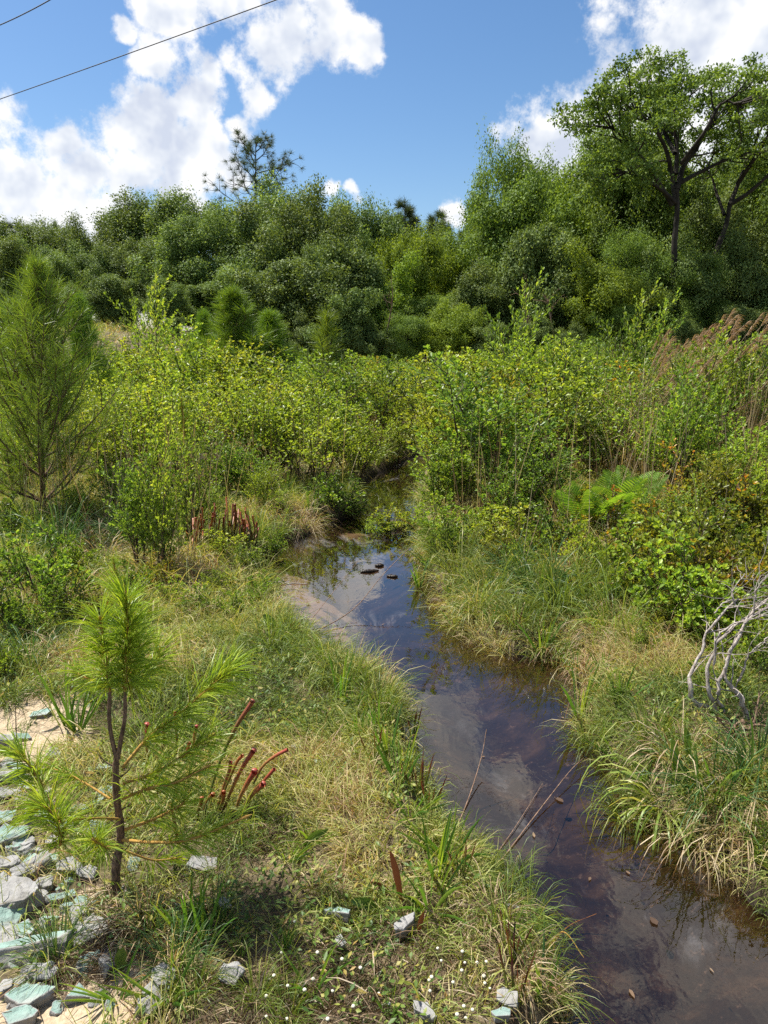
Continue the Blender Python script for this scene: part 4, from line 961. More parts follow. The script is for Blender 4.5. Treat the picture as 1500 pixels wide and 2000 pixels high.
put_pine(pine(206, 1.0, .4, whorls=5, per=4, sub=1, dens=260, nl=.08, mats=('needle_young', 'shoot'), low=.35), 372, 960, 765, None, 1.1, 'thin feathery pine seedling among the slim leafy saplings')
put_pine(pine(207, .45, .3, whorls=5, per=4, sub=1, dens=420, nl=.055, nw=.002, mats=('needle_young', 'shoot'), low=.1, trunk=.008), 232, 1190, 1075, None, 1.1, 'knee-high fluffy pine seedling in the grass beyond the front pine sapling')
put_pine(pine(208, .7, .4, whorls=6, per=4, sub=1, dens=300, nl=.07, nw=.0026, mats=('needle', 'bark_pine'), low=.1, trunk=.008), 30, 1010, 850, None, 1.1, 'small pine low at the left, in front of the big left pine')
# ------------------------------------------------------------------ ferns, plume grasses
f0 = fern(301, 8, .58); p = gp(1175, 1050); f0.location = p; f0.rotation_euler = (0, 0, .3); tag(f0, 'tall bright green fern standing among the orange-tinged shrubs', 'fern', 'ferns')
f1 = copy_thing(f0, gp(1225, 1005), 2.2, .8); tag(f1, 'smaller bright green fern just right of and behind the tall one', 'fern', 'ferns')
f2 = copy_thing(f0, gp(1120, 1040), 4.0, .7); tag(f2, 'smallest fern, left of the tall one and half hidden in shrubs', 'fern', 'ferns')
seed(9)
g0 = plume_grass(311, 1.5, 5, plume=.22, lean=.35); g1 = plume_grass(312, 1.5, 3, plume=.3, lean=.6); G = [g0, g1]; gi = []
for i, (px, top, y) in enumerate([(1225, 640, 8.5), (1262, 612, 8.2), (1290, 640, 8.0), (1320, 655, 8.4), (1345, 602, 9), (1378, 590, 8.6), (1425, 585, 8.2), (1455, 612, 8), (1492, 596, 7.6), (1408, 630, 7.8), (1240, 680, 7.6), (1180, 700, 7.8), (1480, 640, 7.4), (872, 745, 9.5), (1300, 700, 7.2), (1205, 655, 8.8), (1275, 660, 8.8), (1255, 625, 7.6), (1310, 630, 7.7), (1335, 640, 7.9), (1365, 615, 7.6), (1395, 640, 7.3), (1440, 625, 7.4), (1470, 640, 7.1), (1230, 655, 7.2), (1285, 675, 7.0)]):
    o = G[i] if i < 2 else copy_thing(G[i % 2], (0, 0, 0)); X = at_y(px, 700, y).x; g = gz(X, y); zt = at_y(px, top, y).z
    s_ = (zt - g) / extent(o)[0]; o.location = (X, y, g); o.rotation_euler = (0, 0, U(-.5, .5)); o.scale = (s_, s_, s_)
    gi.append((o, 'dry brown plume grass', px, top + 30))
label_all(gi, 'grass plume', 'dry plume grasses')

# thin bare trunks at the wood's edge
for i, (px, top, hh_, lab) in enumerate([(1028, 540, 0, 'thin bare trunk standing below the two tall airy crowns'), (1083, 560, 0, 'grey twiggy dead tree beside the bright lime bush'), (735, 560, 0, 'thin bare trunk in the dark under the lime trees at centre')]):
    seed(900 + i); y = 29.2; X = at_y(px, 700, y).x; g = gz(X, y); h_ = at_y(px, top, y).z - g; r = empty('bare_tree', (X, y, g)); mb = MB(); bb = MB()
    tp = path((0, 0, -.2), (U(-.12, .12), 0, 1), h_, 10, (0, 0, .1), .3); mb.tube(tp, np.linspace(.05, .015, 10), 7, .5)
    for k in range(14):
        q = random.randint(3, 9); t2 = path(tp[q], spread(tp[q] - tp[q - 1], U(.4, 1.1), U(0, 6.3)), U(.3, .9), 6, (0, 0, .2), .7); bb.tube(t2, np.linspace(.014, .004, 6), 4, .5)
        t3 = path(t2[3], spread(t2[3] - t2[2], .7, U(0, 6)), U(.2, .4), 4, (0, 0, .1), .6); bb.tube(t3, np.linspace(.007, .003, 4), 3, .5)
    mb.build('trunk', M['root'], r, True); bb.build('branches', M['root'], r); tag(r, lab, 'tree', 'bare trunks at the wood edge')
# ------------------------------------------------------------------ the pine sapling in front
seed(401)
B = gp(228, 1752); YB = B.y; root = empty('pine_sapling', tuple(B))
tag(root, 'young pine sapling with a forked brown stem and long bright needles, beside the rubble', 'pine tree')
def LP(px, py, dy=0.0):
    p = at_y(px, py, YB + dy); return np.array([p.x - B.x, p.y - B.y, p.z - B.z])
tb = MB(); shb = MB(); nb = MB()
main = spline([(0, 0, -.05), LP(226, 1700), LP(236, 1630), LP(228, 1560), LP(226, 1500), LP(228, 1480)], 16)
tb.tube(main + [], np.linspace(.0135, .0075, 16) * (1 + .08 * np.sin(np.arange(16) * 2.1)), 10, .5)
fork1 = spline([LP(228, 1482), LP(218, 1440), LP(213, 1400), LP(215, 1350)], 10); tb.tube(fork1, np.linspace(.0068, .005, 10), 8, .5)
fork2 = spline([LP(230, 1482), LP(237, 1440), LP(244, 1400), LP(244, 1350)], 10); tb.tube(fork2, np.linspace(.0068, .005, 10), 8, .5)
def needles(pts, n_per_m, ln, f0=0.0, fwd=(.35, 1.35), w=.0022, droop=.32):
    P = np.array(pts); seg = np.linalg.norm(np.diff(P, axis=0), axis=1); cum = np.concatenate([[0], np.cumsum(seg)]); tot = cum[-1]
    n = int(tot * (1 - f0) * n_per_m)
    s_ = np.random.uniform(tot * f0, tot, n); pos = np.stack([np.interp(s_, cum, P[:, k]) for k in range(3)], 1)
    T_ = np.gradient(P, axis=0); T_ /= np.linalg.norm(T_, axis=1, keepdims=True) + 1e-9
    d = np.stack([np.interp(s_, cum, T_[:, k]) for k in range(3)], 1)
    o = rv(n); o -= d * (o * d).sum(1, keepdims=True); o /= np.linalg.norm(o, axis=1, keepdims=True) + 1e-9
    ang = np.random.uniform(*fwd, n) * (1.1 - .45 * s_ / tot)
    rr = np.random.rand(n)
    for q in range(3):      # needles grow three to a bundle
        D_ = d * np.cos(ang)[:, None] + o * np.sin(ang)[:, None] + rv(n) * .09
        nb.blades(pos, D_, ln * np.random.uniform(.5, 1.15, n), w, droop, rr * .8 + .1 * q, 3, point=.2)
def shoot(pts, r0=.0048, dens=560, ln=.10, f0=.0, ms=12, **kw):
    P = spline(pts, ms); dens = dens * 1.2; ln = ln * 1.12; shb.tube(P, np.linspace(r0, r0 * .55, ms), 7, .5); needles(P, dens, ln, f0, **kw)
    bud = P[-1] + (P[-1] - P[-2]) * .8; shb.tube([P[-1], (P[-1] + bud) / 2, bud], [r0 * .6, r0 * .9, r0 * .1], 6, .5)
shoot([fork1[-1], LP(208, 1300), LP(202, 1255), LP(196, 1212)], dens=700, ln=.10)
shoot([fork2[-1], LP(248, 1290), LP(250, 1220), LP(246, 1165)], dens=800, ln=.105)
shoot([LP(250, 1345, .03), LP(262, 1300, .05), LP(270, 1255, .07), LP(264, 1230, .08)], dens=760, ln=.10)
shoot([LP(250, 1345), LP(270, 1330, .08), LP(300, 1300, .12), LP(312, 1270, .14)], dens=480, ln=.10)
shoot([LP(217, 1350), LP(190, 1335, .03), LP(160, 1320, .04), LP(148, 1312, .05)], dens=330, ln=.07, r0=.004)
shoot([LP(238, 1500), LP(290, 1440, .05), LP(350, 1395, .08), LP(400, 1350, .10), LP(450, 1310, .12)], dens=480, ln=.115, f0=.18)
shoot([LP(240, 1530, -.02), LP(300, 1510, .02), LP(350, 1480, .05), (LP(410, 1440, .06))], dens=300, ln=.11, f0=.15)
shoot([LP(240, 1560), LP(290, 1540, -.05), LP(340, 1530, -.06), LP(400, 1500, -.05)], dens=260, ln=.10, f0=.15)
shoot([LP(245, 1620), LP(300, 1600, -.04), LP(350, 1575, -.06), LP(362, 1560, -.06)], dens=260, ln=.085, f0=.3)
shoot([LP(236, 1640), LP(300, 1645, -.1), LP(370, 1640, -.13), LP(470, 1600, -.14)], dens=180, ln=.09, f0=.35)
shoot([LP(236, 1600), LP(200, 1598, -.1), LP(150, 1600, -.16)], dens=120, ln=.06, f0=.5, r0=.004)
shoot([LP(118, 1650, -.2), LP(115, 1615, -.2), LP(95, 1580, -.2), LP(78, 1576, -.2)], dens=800, ln=.105)
shoot([LP(84, 1545, -.1), LP(70, 1510, -.1), LP(45, 1480, -.1), LP(32, 1470, -.1)], dens=480, ln=.10)
shoot([LP(150, 1600, -.16), LP(130, 1612, -.18), LP(118, 1645, -.2)], dens=60, ln=.05, r0=.004)
shoot([LP(118, 1610, -.2), LP(100, 1570, -.15), LP(84, 1545, -.1)], dens=60, ln=.05, r0=.004)
shoot([LP(232, 1650), LP(205, 1655, -.15), LP(183, 1640, -.25)], dens=380, ln=.065, f0=.5, fwd=(.9, 1.5))
shoot([LP(215, 1560), LP(150, 1520, .05), LP(100, 1500, .08)], dens=300, ln=.07, f0=.4, r0=.0035)
shoot([LP(238, 1660), LP(300, 1680, .05), LP(350, 1675, .1)], dens=240, ln=.07, f0=.4, r0=.0035)
for a, b in ((1500, -40), (1520, 30), (1585, 35), (1610, -30), (1670, 28), (1690, -22)):
    tb.tube(spline([LP(230, a), LP(230 + b * .6, a - 12), LP(230 + b, a - 30)], 6), np.linspace(.003, .001, 6), 5, .5)
tb.build('trunk', M['bark_pine'], root, True); shb.build('shoots', M['shoot'], root, True); nb.build('foliage', M['needle_young'], root)
# ------------------------------------------------------------------ pitcher plants
def pitcher_plant(base_px, tubes, label, cat='pitcher plant', extra_blades=0):
    b = gp(*base_px); r = empty('pitcher_plant', tuple(b))
    for pts, r0, r1, mt, hood in tubes:
        q = []
        for a in pts:
            p = at_y(a[0], a[1], b.y + (a[2] if len(a) > 2 else 0)); q.append(np.array([p.x - b.x, p.y - b.y, p.z - b.z]))
        pitcher(q, r0, r1 * .78, mt, r, hood * 1.1, face=(U(-.6, .6), -1, .1))
    tag(r, label, cat, 'pitcher plants'); return r
seed(411)
pitcher_plant((430, 1600), [
    ([(398, 1595, 0), (425, 1500, .03), (458, 1425, .05), (492, 1372, .07)], .0035, .0105, 'pitcher_green', .95),
    ([(425, 1610, 0), (445, 1560, .02), (470, 1505, .03), (494, 1468, .03)], .004, .011, 'pitcher_red', 1.0),
    ([(418, 1600, 0), (432, 1550, .02), (448, 1505, .03), (450, 1488, .03)], .0035, .009, 'pitcher_red', .0),
    ([(415, 1600, 0), (440, 1540, .04), (462, 1490, .05), (473, 1476, .05)], .0035, .008, 'pitcher_orange', .5),
    ([(455, 1600, 0), (468, 1560, -.02), (484, 1528, -.03), (497, 1508, -.04)], .0045, .0135, 'pitcher_red', .7),
    ([(465, 1600, 0), (490, 1550, -.02), (512, 1528, -.03), (536, 1502, -.04)], .004, .0075, 'pitcher_red', 0),
    ([(480, 1600, 0), (488, 1560, -.03), (504, 1542, -.05), (514, 1532, -.06)], .004, .011, 'pitcher_red', .8),
    ([(495, 1530, -.02), (512, 1498, -.02), (535, 1478, -.02), (562, 1464, -.02)], .004, .008, 'pitcher_red', 0),
    ([(400, 1620, 0), (400, 1580, -.02), (408, 1560, -.03), (416, 1552, -.05)], .004, .010, 'pitcher_orange', .7),
    ([(430, 1615, 0), (428, 1585, -.02), (436, 1562, -.03), (437, 1548, -.04)], .004, .009, 'pitcher_orange', .6),
    ([(388, 1625, 0), (386, 1590, -.02), (392, 1570, -.03), (394, 1560, -.05)], .004, .009, 'pitcher_orange', .6)],
    'front clump of red and orange pitchers leaning right, right of the pine sapling')
pitcher_plant((345, 1640), [([(338, 1590, 0), (344, 1625, 0), (350, 1660, 0)], .006, .010, 'pitcher_red', 0), ([(350, 1665, 0), (344, 1685, -.02), (352, 1705, -.04)], .004, .006, 'pitcher_red', 0)], 'flat dead pinkish pitcher lying at the foot of the pine sapling')
pitcher_plant((330, 1500), [([(290, 1500, 0), (286, 1450, 0), (288, 1418, 0)], .003, .011, 'pitcher_red', 1.1), ([(345, 1500, 0), (345, 1440, 0), (342, 1392, 0)], .004, .008, 'pitcher_orange', .4),
    ([(300, 1500, .03), (320, 1455, .03), (318, 1415, .03)], .004, .008, 'pitcher_orange', .5), ([(375, 1500, .03), (378, 1450, .03), (384, 1420, .03)], .003, .009, 'pitcher_red', .8), ([(355, 1500, .0), (362, 1480, 0), (370, 1452, 0)], .003, .008, 'pitcher_orange', .4)],
    'hidden clump of pitchers half seen through the pine sapling needles')
tubes = []
for i in range(56):
    x = U(372, 500); bt = U(1062, 1092); hh = U(55, 105) * (1 - .4 * abs(x - 436) / 70); lx = x + U(-16, 16)
    tubes.append(([(x * .85 + 436 * .15, bt, U(-.1, .12)), ((x + lx) / 2 - U(-3, 3), bt - hh * .5, U(-.1, .12)), (lx, bt - hh, U(-.1, .12))], .005, U(.006, .011), random.choice(['pitcher_orange', 'pitcher_red', 'pitcher_orange', 'pitcher_green', 'pitcher_green']), U(.5, .9)))
pitcher_plant((436, 1078), tubes, 'dense stand of rusty red pitchers on the left bank, under the slim leafy saplings')
# ------------------------------------------------------------------ rubble: broken slabs with teal paint on one face
def chunk(sd_, sx, sy, sz, n=6, teal=True):
    seed(sd_)
    import bmesh
    bm = bmesh.new(); a0 = U(0, 6.28)
    if n == 4: an = [.62, 2.52, 3.76, 5.66]
    else: an = sorted([a0 + k * 6.283 / n + U(-.32, .32) for k in range(n)])
    top = [bm.verts.new((math.cos(a) * sx * .5 * U(.8, 1.1), math.sin(a) * sy * .5 * U(.8, 1.1), sz * .5 + U(-.12, .12) * sz)) for a in an]
    bot = [bm.verts.new((v.co.x * U(.75, 1.08), v.co.y * U(.75, 1.08), -sz * .5 + U(-.15, .15) * sz)) for v in top]
    f = bm.faces.new(top); f.material_index = 0 if teal else 1
    f2 = bm.faces.new(list(reversed(bot))); f2.material_index = 1
    for k in range(n):
        q = bm.faces.new((top[k], bot[k], bot[(k + 1) % n], top[(k + 1) % n])); q.material_index = 1
    bmesh.ops.recalc_face_normals(bm, faces=bm.faces)
    bmesh.ops.bevel(bm, geom=list(bm.edges), offset=min(sx, sy, sz) * .07, segments=2, profile=.6, affect='EDGES', material=1)
    bmesh.ops.triangulate(bm, faces=bm.faces)
    bmesh.ops.subdivide_edges(bm, edges=bm.edges, cuts=3, use_grid_fill=True)
    for v in bm.verts:
        nz = mnoise.fractal(v.co * 26 + Vector((sd_ * 3.1, 0, 0)), .8, 2.2, 4)
        v.co += v.co.normalized() * nz * min(sx, sy, sz) * .22
    me = bpy.data.meshes.new('rubble_chunk'); bm.to_mesh(me); bm.free(); me.materials.append(M['paint']); me.materials.append(M['stone'])
    o = bpy.data.objects.new('rubble_chunk', me); COL.objects.link(o); return o
RUB = [ # px, py, size x, y, z (cm), rotation, tilt x, tilt y, corners, teal, label
 (62, 1872, 30, 11, 6, .18, -.25, .05, 4, 1, 'long teal block, the largest piece of rubble, lying in the bottom left corner'),
 (10, 1800, 13, 12, 4, .4, .1, .2, 5, 1, 'pale teal slab touching the far end of the long teal block'),
 (88, 1918, 9, 6, 5, .2, .3, .1, 6, 0, 'rounded speckled grey lump just below the long teal block'),
 (60, 1958, 14, 9, 4, .1, -.1, .1, 6, 1, 'cracked teal slab on the sand below the speckled grey lump'),
 (45, 1995, 10, 6, 4, .1, .1, 0, 5, 1, 'teal slab cut by the bottom edge, under the cracked teal slab'),
 (155, 1958, 9, 7, 2.5, .9, .1, .1, 3, 1, 'flat teal triangle lying alone on the orange sand'),
 (15, 1745, 17, 7, 5, -.3, .2, .15, 5, 0, 'white wedge pointing right above the pale teal slab'), (62, 1705, 16, 7, 6, .8, .2, -.2, 4, 0, 'upright white block with a grey shaded end, above the white wedge'),
 (10, 1700, 9, 8, 6, .2, 0, .1, 6, 0, 'grey-white lump against the left edge above the white wedge'), (90, 1735, 8, 6, 5, .4, .1, .1, 6, 0, 'rounded off-white lump right of the white wedge'),
 (25, 1640, 14, 8, 6, .2, .5, .1, 5, 1, 'dark shaded teal block near the left edge'), (5, 1600, 12, 9, 5, .3, .3, .1, 5, 1, 'pale grey-teal slab above the dark shaded teal block'),
 (35, 1760, 20, 12, 7, -.1, .1, .1, 7, 0, 'broad off-white boulder between the white wedge and the teal slabs'),
 (120, 1755, 12, 5, 3, .6, .2, .1, 4, 1, 'narrow teal sliver leaning beside the small teal tile'), (160, 1762, 5, 4.5, 2, .1, .1, 0, 5, 1, 'small five-sided teal tile lying on sand'),
 (158, 1800, 9, 12, 4, .1, -.3, .1, 6, 0, 'grey slab with crisp needle shadows, below the small teal tile'), (180, 1835, 13, 12, 5, .7, -.1, .15, 6, 0, 'largest grey slab, streaked by needle shadows, under the sapling'),
 (185, 1880, 5, 4, 2.5, .2, .1, .1, 5, 1, 'small teal bit below the largest grey slab'), (210, 1893, 6, 12, 3.5, .2, -.1, .3, 5, 0, 'tall narrow grey-white slab right of the small teal bit'),
 (55, 1830, 7, 8, 4, .2, .1, .1, 5, 1, 'short teal chip leaning on top of the long teal block'), (135, 1700, 10, 7, 4, .2, .1, .1, 6, 0, 'white chunk striped by shadows, left of the sapling stem'),
 (170, 1715, 9, 6, 4, -.4, .2, .1, 5, 0, 'white slab tipped toward the sapling stem'), (100, 1690, 8, 6, 4, .3, .1, 0, 5, 1, 'half-hidden teal chip behind the upright white block'),
 (40, 1440, 10, 5, 3, .1, .2, .1, 5, 1, 'blue-white slab at the lower edge of the sand patch'), (80, 1394, 12, 7, 2, .1, .15, 0, 5, 1, 'pale teal sheet lying flat on the sand patch'),
 (12, 1455, 12, 6, 6, .1, 0, 0, 6, 0, 'grey rounded lump at the left edge by the sand patch'), (30, 1498, 7, 5, 3, .4, .1, .1, 6, 1, 'small teal chip below the sand patch'),
 (15, 1555, 12, 6, 5, .2, .3, .1, 5, 0, 'bluish-white block near the left edge between sand and dark teal block'), (60, 1545, 7, 5, 3, .2, .1, .1, 5, 1, 'teal shard under the left needles of the sapling'),
 (10, 1520, 8, 6, 5, .1, 0, 0, 6, 0, 'plain grey lump at the left edge under the sand patch'), (72, 1600, 9, 5, 4, .5, .1, .1, 5, 1, 'teal shard behind the lowest sapling shoot'),
 (205, 1555, 10, 7, 3, .3, .2, .1, 5, 1, 'pale teal slab seen through grass just left of the sapling stem'), (205, 1500, 8, 5, 3, .1, .2, .1, 5, 1, 'pale teal shard behind the fork of the sapling'),
 (340, 1780, 7, 3.5, 2, -.1, .1, .1, 5, 1, 'small white and teal chip in the grass right of the sapling foot'), (260, 1690, 5, 9, 3, .1, .5, .1, 4, 1, 'teal strip standing on edge right behind the sapling stem'),
 (400, 1690, 14, 7, 2, .2, .1, .1, 5, 0, 'glassy pale slab in shade below the front pitcher plants'), (438, 1770, 5, 5, 3, .1, .1, .1, 5, 0, 'white chip in grass beyond the small white and teal chip'),
 (318, 1920, 8, 8, 5, .6, .3, .1, 6, 0, 'shaded grey lump with a teal corner near the bottom'), (292, 1975, 7, 10, 5, .3, .3, .1, 6, 0, 'tall pale lump just below the shaded grey lump'),
 (450, 1915, 8, 7, 5, .2, .2, .1, 6, 0, 'dim grey stone buried in grass between the pale lump and the teal brick'),
 (659, 1800, 10.5, 5, 3.2, -.35, -.05, 0, 4, 1, 'neat teal brick lying alone in the grass'), (790, 1828, 9, 4, 3.5, .75, .1, .1, 6, 0, 'rough white chunk under the sword leaf clump'),
 (664, 1856, 4.5, 4, 2, -.6, .1, .1, 5, 0, 'small white fragment just below the teal brick'), (577, 1460, 4.5, 3.2, 2.2, .2, 0, 0, 6, 0, 'speckled white pebble at the tip of the red pitchers'),
 (620, 1498, 3.6, 3.6, 1.5, .4, 0, 0, 5, 1, 'pale teal chip in the grass right of the speckled pebble'), (828, 1992, 8, 4.5, 3, -.5, .1, 0, 5, 0, 'white shard cut by the bottom edge, left of the bank'),
 (990, 1972, 5.5, 7, 3, .3, .2, 0, 6, 0, 'white shard at the bottom of the bank beside the water'), (978, 1996, 6, 3, 2, .1, 0, 0, 5, 1, 'teal sliver at the bottom edge beside the water'),
 (1000, 1789, 6, 2, 1, -.2, 0, 0, 5, 0, 'thin white sliver lying right of the sword leaf clump'), (15, 1850, 9, 9, 5, .1, 0, 0, 6, 0, 'grey block in shadow behind the long teal block')]
for i, (px, py, sx, sy, sz, rz, rx, ry, n, tl, lab) in enumerate(RUB):
    o = chunk(500 + i, sx * .0088, sy * .0088, sz * .0095, n, bool(tl)); p = gp(px, py + 6)
    o.location = (p.x, p.y, p.z + sz * .0022 + (.018 if px > 600 else 0)); o.rotation_euler = (rx + U(-.2, .2), ry + U(-.2, .2), rz); tag(o, lab, 'rubble', 'broken teal and white slabs')
protos = [chunk(600 + k, .07, .055, .035, 6, k % 2 == 0) for k in range(6)]; small = []; seed(612); k = 0
while k < 110:
    px = abs(random.gauss(0, 95)) + 5 if k % 4 else U(10, 230); py = U(1450, 1990)
    if px > 240 or (py < 1560 and px > 120): continue
    if math.hypot(px - 110, (py - 1965)) < 60 and random.random() < .7: continue
    o = protos[k] if k < 6 else protos[k % 6].copy()
    if k >= 6: COL.objects.link(o)
    p = gp(px, py); s_ = U(.3, 1.0) ** 1.4 * 1.1; o.location = (p.x, p.y, p.z - .002); o.scale = (s_, s_, s_); o.rotation_euler = (U(-.5, .5), U(-.5, .5), U(0, 6.28))
    small.append((o, 'small teal-faced rubble chip' if k % 6 % 2 == 0 else 'small broken white rubble chip', px, py)); k += 1
label_all(small, 'rubble', 'small rubble chips')
# ------------------------------------------------------------------ bleached branches and roots
seed(701)
def branch_thing(name, base, y, lines, matn, label, cat='dead branch', twigs=3):
    b = gp(*base); yy = b.y; r = empty(name, tuple(b))
    for pts, r0, r1 in lines:
        q = [];
        for a in pts:
            p = at_y(a[0], a[1], yy + (a[2] if len(a) > 2 else 0)); q.append(np.array([p.x - b.x, p.y - b.y, p.z - b.z]))
        sp = spline(q, 18); sp = [p + np.random.randn(3) * r0 * .55 for p in sp]; r0 *= .98; r1 *= .9
        mb = MB(); mb.tube(sp, np.linspace(r0, r1, 18) * np.random.uniform(.75, 1.25, 18), 8, .5)
        for _ in range(twigs):
            i = random.randint(5, 16); d = spread(sp[i] - sp[i - 1], U(.3, 1.0), U(0, 6.3))
            t = path(sp[i], d, U(.08, .28), 6, (0, 0, .1), .7); mb.tube(t, np.linspace(r1 * .9, .0008, 6), 4, .5)
            t = path(t[3], spread(t[3] - t[2], .7, U(0, 6)), U(.05, .12), 4, (0, 0, .1), .7); mb.tube(t, np.linspace(.0014, .0007, 4), 3, .5)
        mb.build('limb', M[matn], r, True)
    tag(r, label, cat); return r
branch_thing('dead_branch', (1420, 1405), 0, [
    ([(1385, 1385, 0), (1352, 1360, 0), (1348, 1320, .02), (1370, 1270, .05), (1385, 1230, .08), (1440, 1170, .12)], .011, .004),
    ([(1400, 1385, 0), (1382, 1340, .0), (1385, 1290, .03), (1420, 1240, .06), (1470, 1190, .1), (1520, 1150, .12)], .009, .004),
    ([(1412, 1395, 0), (1402, 1360, -.02), (1410, 1320, 0), (1440, 1250, .03), (1475, 1200, .05), (1530, 1170, .06)], .009, .004),
    ([(1460, 1405, -.02), (1448, 1370, -.02), (1420, 1330, -.02), (1418, 1300, 0), (1445, 1230, .05), (1500, 1170, .1)], .0105, .0045),
    ([(1395, 1300, 0), (1400, 1250, .0), (1430, 1220, .0), (1500, 1200, .0)], .005, .002), ([(1440, 1330, 0), (1470, 1270, 0), (1510, 1240, 0)], .006, .002),
    ([(1445, 1200, .1), (1430, 1160, .12), (1455, 1120, .14)], .004, .0015), ([(1470, 1200, .05), (1480, 1150, .05), (1500, 1120, .05)], .004, .0015), ([(1395, 1200, .1), (1420, 1175, .12), (1500, 1165, .14)], .003, .0015)], 'dead_wood',
    'tangle of bleached grey-white dead branches rising beside the right edge of the bank', twigs=6)
branch_thing('root_tangle', (1440, 1450), 0, [
    ([(1400, 1440, 0), (1440, 1425, 0), (1500, 1418, 0), (1560, 1420, 0)], .008, .004), ([(1370, 1465, 0), (1420, 1445, 0), (1480, 1450, 0), (1560, 1440, 0)], .006, .003), ([(1410, 1430, 0), (1460, 1440, -.03), (1510, 1460, -.04)], .006, .003),
    ([(1450, 1405, 0), (1430, 1425, 0), (1390, 1440, 0)], .008, .003), ([(1480, 1430, 0), (1450, 1460, -.05), (1440, 1480, -.08)], .004, .002), ([(1500, 1440, 0), (1460, 1452, 0), (1380, 1450, 0)], .005, .002), ([(1400, 1400, 0), (1440, 1440, 0), (1490, 1480, 0)], .005, .002)], 'root',
    'low brown tangle of twisted roots at the foot of the bleached branches', 'roots', twigs=7)
branch_thing('root_tangle', (1470, 1620), 0, [([(1455, 1610, 0), (1480, 1630, 0), (1500, 1650, 0), (1530, 1670, 0)], .006, .003), ([(1420, 1700, 0), (1418, 1650, 0), (1440, 1620, 0), (1470, 1612, 0)], .003, .0015), ([(1500, 1640, 0), (1470, 1700, -.1), (1490, 1760, -.15), (1530, 1800, -.2)], .005, .002)], 'root',
    'few thin bare roots hanging off the cut bank right of the arching sedge', 'roots', twigs=2)
branch_thing('fallen_stick', (1465, 1780), 0, [([(1440, 1802, 0), (1465, 1790, 0), (1485, 1765, .05), (1500, 1735, .1), (1530, 1700, .12)], .007, .005), ([(1485, 1765, .05), (1470, 1740, .1), (1465, 1720, .12)], .003, .001)], 'wet_wood', 'dark wet stick poking into the water near the lower right edge', 'stick', 2)
branch_thing('dry_stem', (1190, 1060), 0, [([(1200, 1055, 0), (1215, 1020, 0), (1205, 985, 0)], .004, .0015), ([(1235, 1045, 0), (1215, 1015, 0), (1190, 995, 0)], .004, .0015), ([(1180, 1060, 0), (1185, 1030, 0), (1192, 990, 0)], .003, .001)], 'dead_wood', 'pale dry stems poking up in front of the ferns', 'dead stem', 5)
branch_thing('fallen_stick', (560, 1142), 0, [([(525, 1136, 0), (560, 1140, 0), (600, 1140, 0)], .006, .003)], 'dead_wood', 'thin pale stick lying over the shallow sand at the left bank', 'stick', 1)
branch_thing('fallen_stick', (480, 1630), 0, [([(462, 1622, 0), (480, 1632, 0), (494, 1640, 0)], .006, .005)], 'dead_wood', 'short pale stick in the shade below the front pitcher plants', 'stick', 0)
# floating bits
def bark(px, py, L, w_, h_, rz, label, mt='wet_wood', name='floating_bark'):
    seed(int(px)); p = at_z(px, py, WZ); mb = MB(); n = 9; k = 8; V = []
    for i in range(n):
        a = i / (n - 1); r_ = math.sin(math.pi * (.06 + a * .88)) ** .6 * U(.8, 1.15)
        for j in range(k): V.append(((a - .5) * L, math.cos(j * 6.283 / k) * w_ * .5 * r_, math.sin(j * 6.283 / k) * h_ * .5 * r_ * U(.7, 1.2)))
    F = [(i * k + j, i * k + (j + 1) % k, (i + 1) * k + (j + 1) % k, (i + 1) * k + j) for i in range(n - 1) for j in range(k)]
    mb.add(np.array(V), np.array(F)); o = mb.build(name, M[mt], None, True); o.location = (p.x, p.y, p.z + h_ * .2); o.rotation_euler = (0, 0, rz); tag(o, label, 'driftwood', 'wood afloat in the stream'); return o
bark(722, 1117, .14, .035, .03, .25, 'longest black piece of wood afloat in mid-stream'); bark(741, 1106, .07, .045, .035, .1, 'stubby black piece of wood just behind the longest one'); bark(766, 1127, .08, .045, .03, -.2, 'brown clump of bark in front of the black floating wood')
bark(636, 1004, .12, .05, .05, .1, 'black rotten stump bit at the upper left water edge'); bark(1072, 1052, .2, .06, .05, .4, 'dark root piece under the right bank grass')
seed(720); fl = []
for i, (px, py, s_) in enumerate([(1041, 1625, .03), (1082, 1556, .045), (940, 1478, .016), (1000, 1334, .014), (803, 1300, .01), (1222, 1700, .02), (1270, 1790, .035), (1150, 1720, .02), (880, 1520, .02), (1240, 1950, .03), (1395, 1900, .018), (745, 1220, .02), (1095, 1400, .018)]):
    mb = MB(); p = at_z(px, py, WZ + .004); a = U(0, 6.28)
    mb.leaves([(0, 0, 0)], [(math.cos(a), math.sin(a), .02)], [(.05, 0, 1)], s_, s_ * U(.25, .7), U(0, .75), fold=.08, fine=True)
    o = mb.build('fallen_leaf', M['litter']); o.location = p; fl.append((o, 'dead brown leaf afloat', px, py))
label_all(fl, 'dead leaf', 'dead leaves on the water')

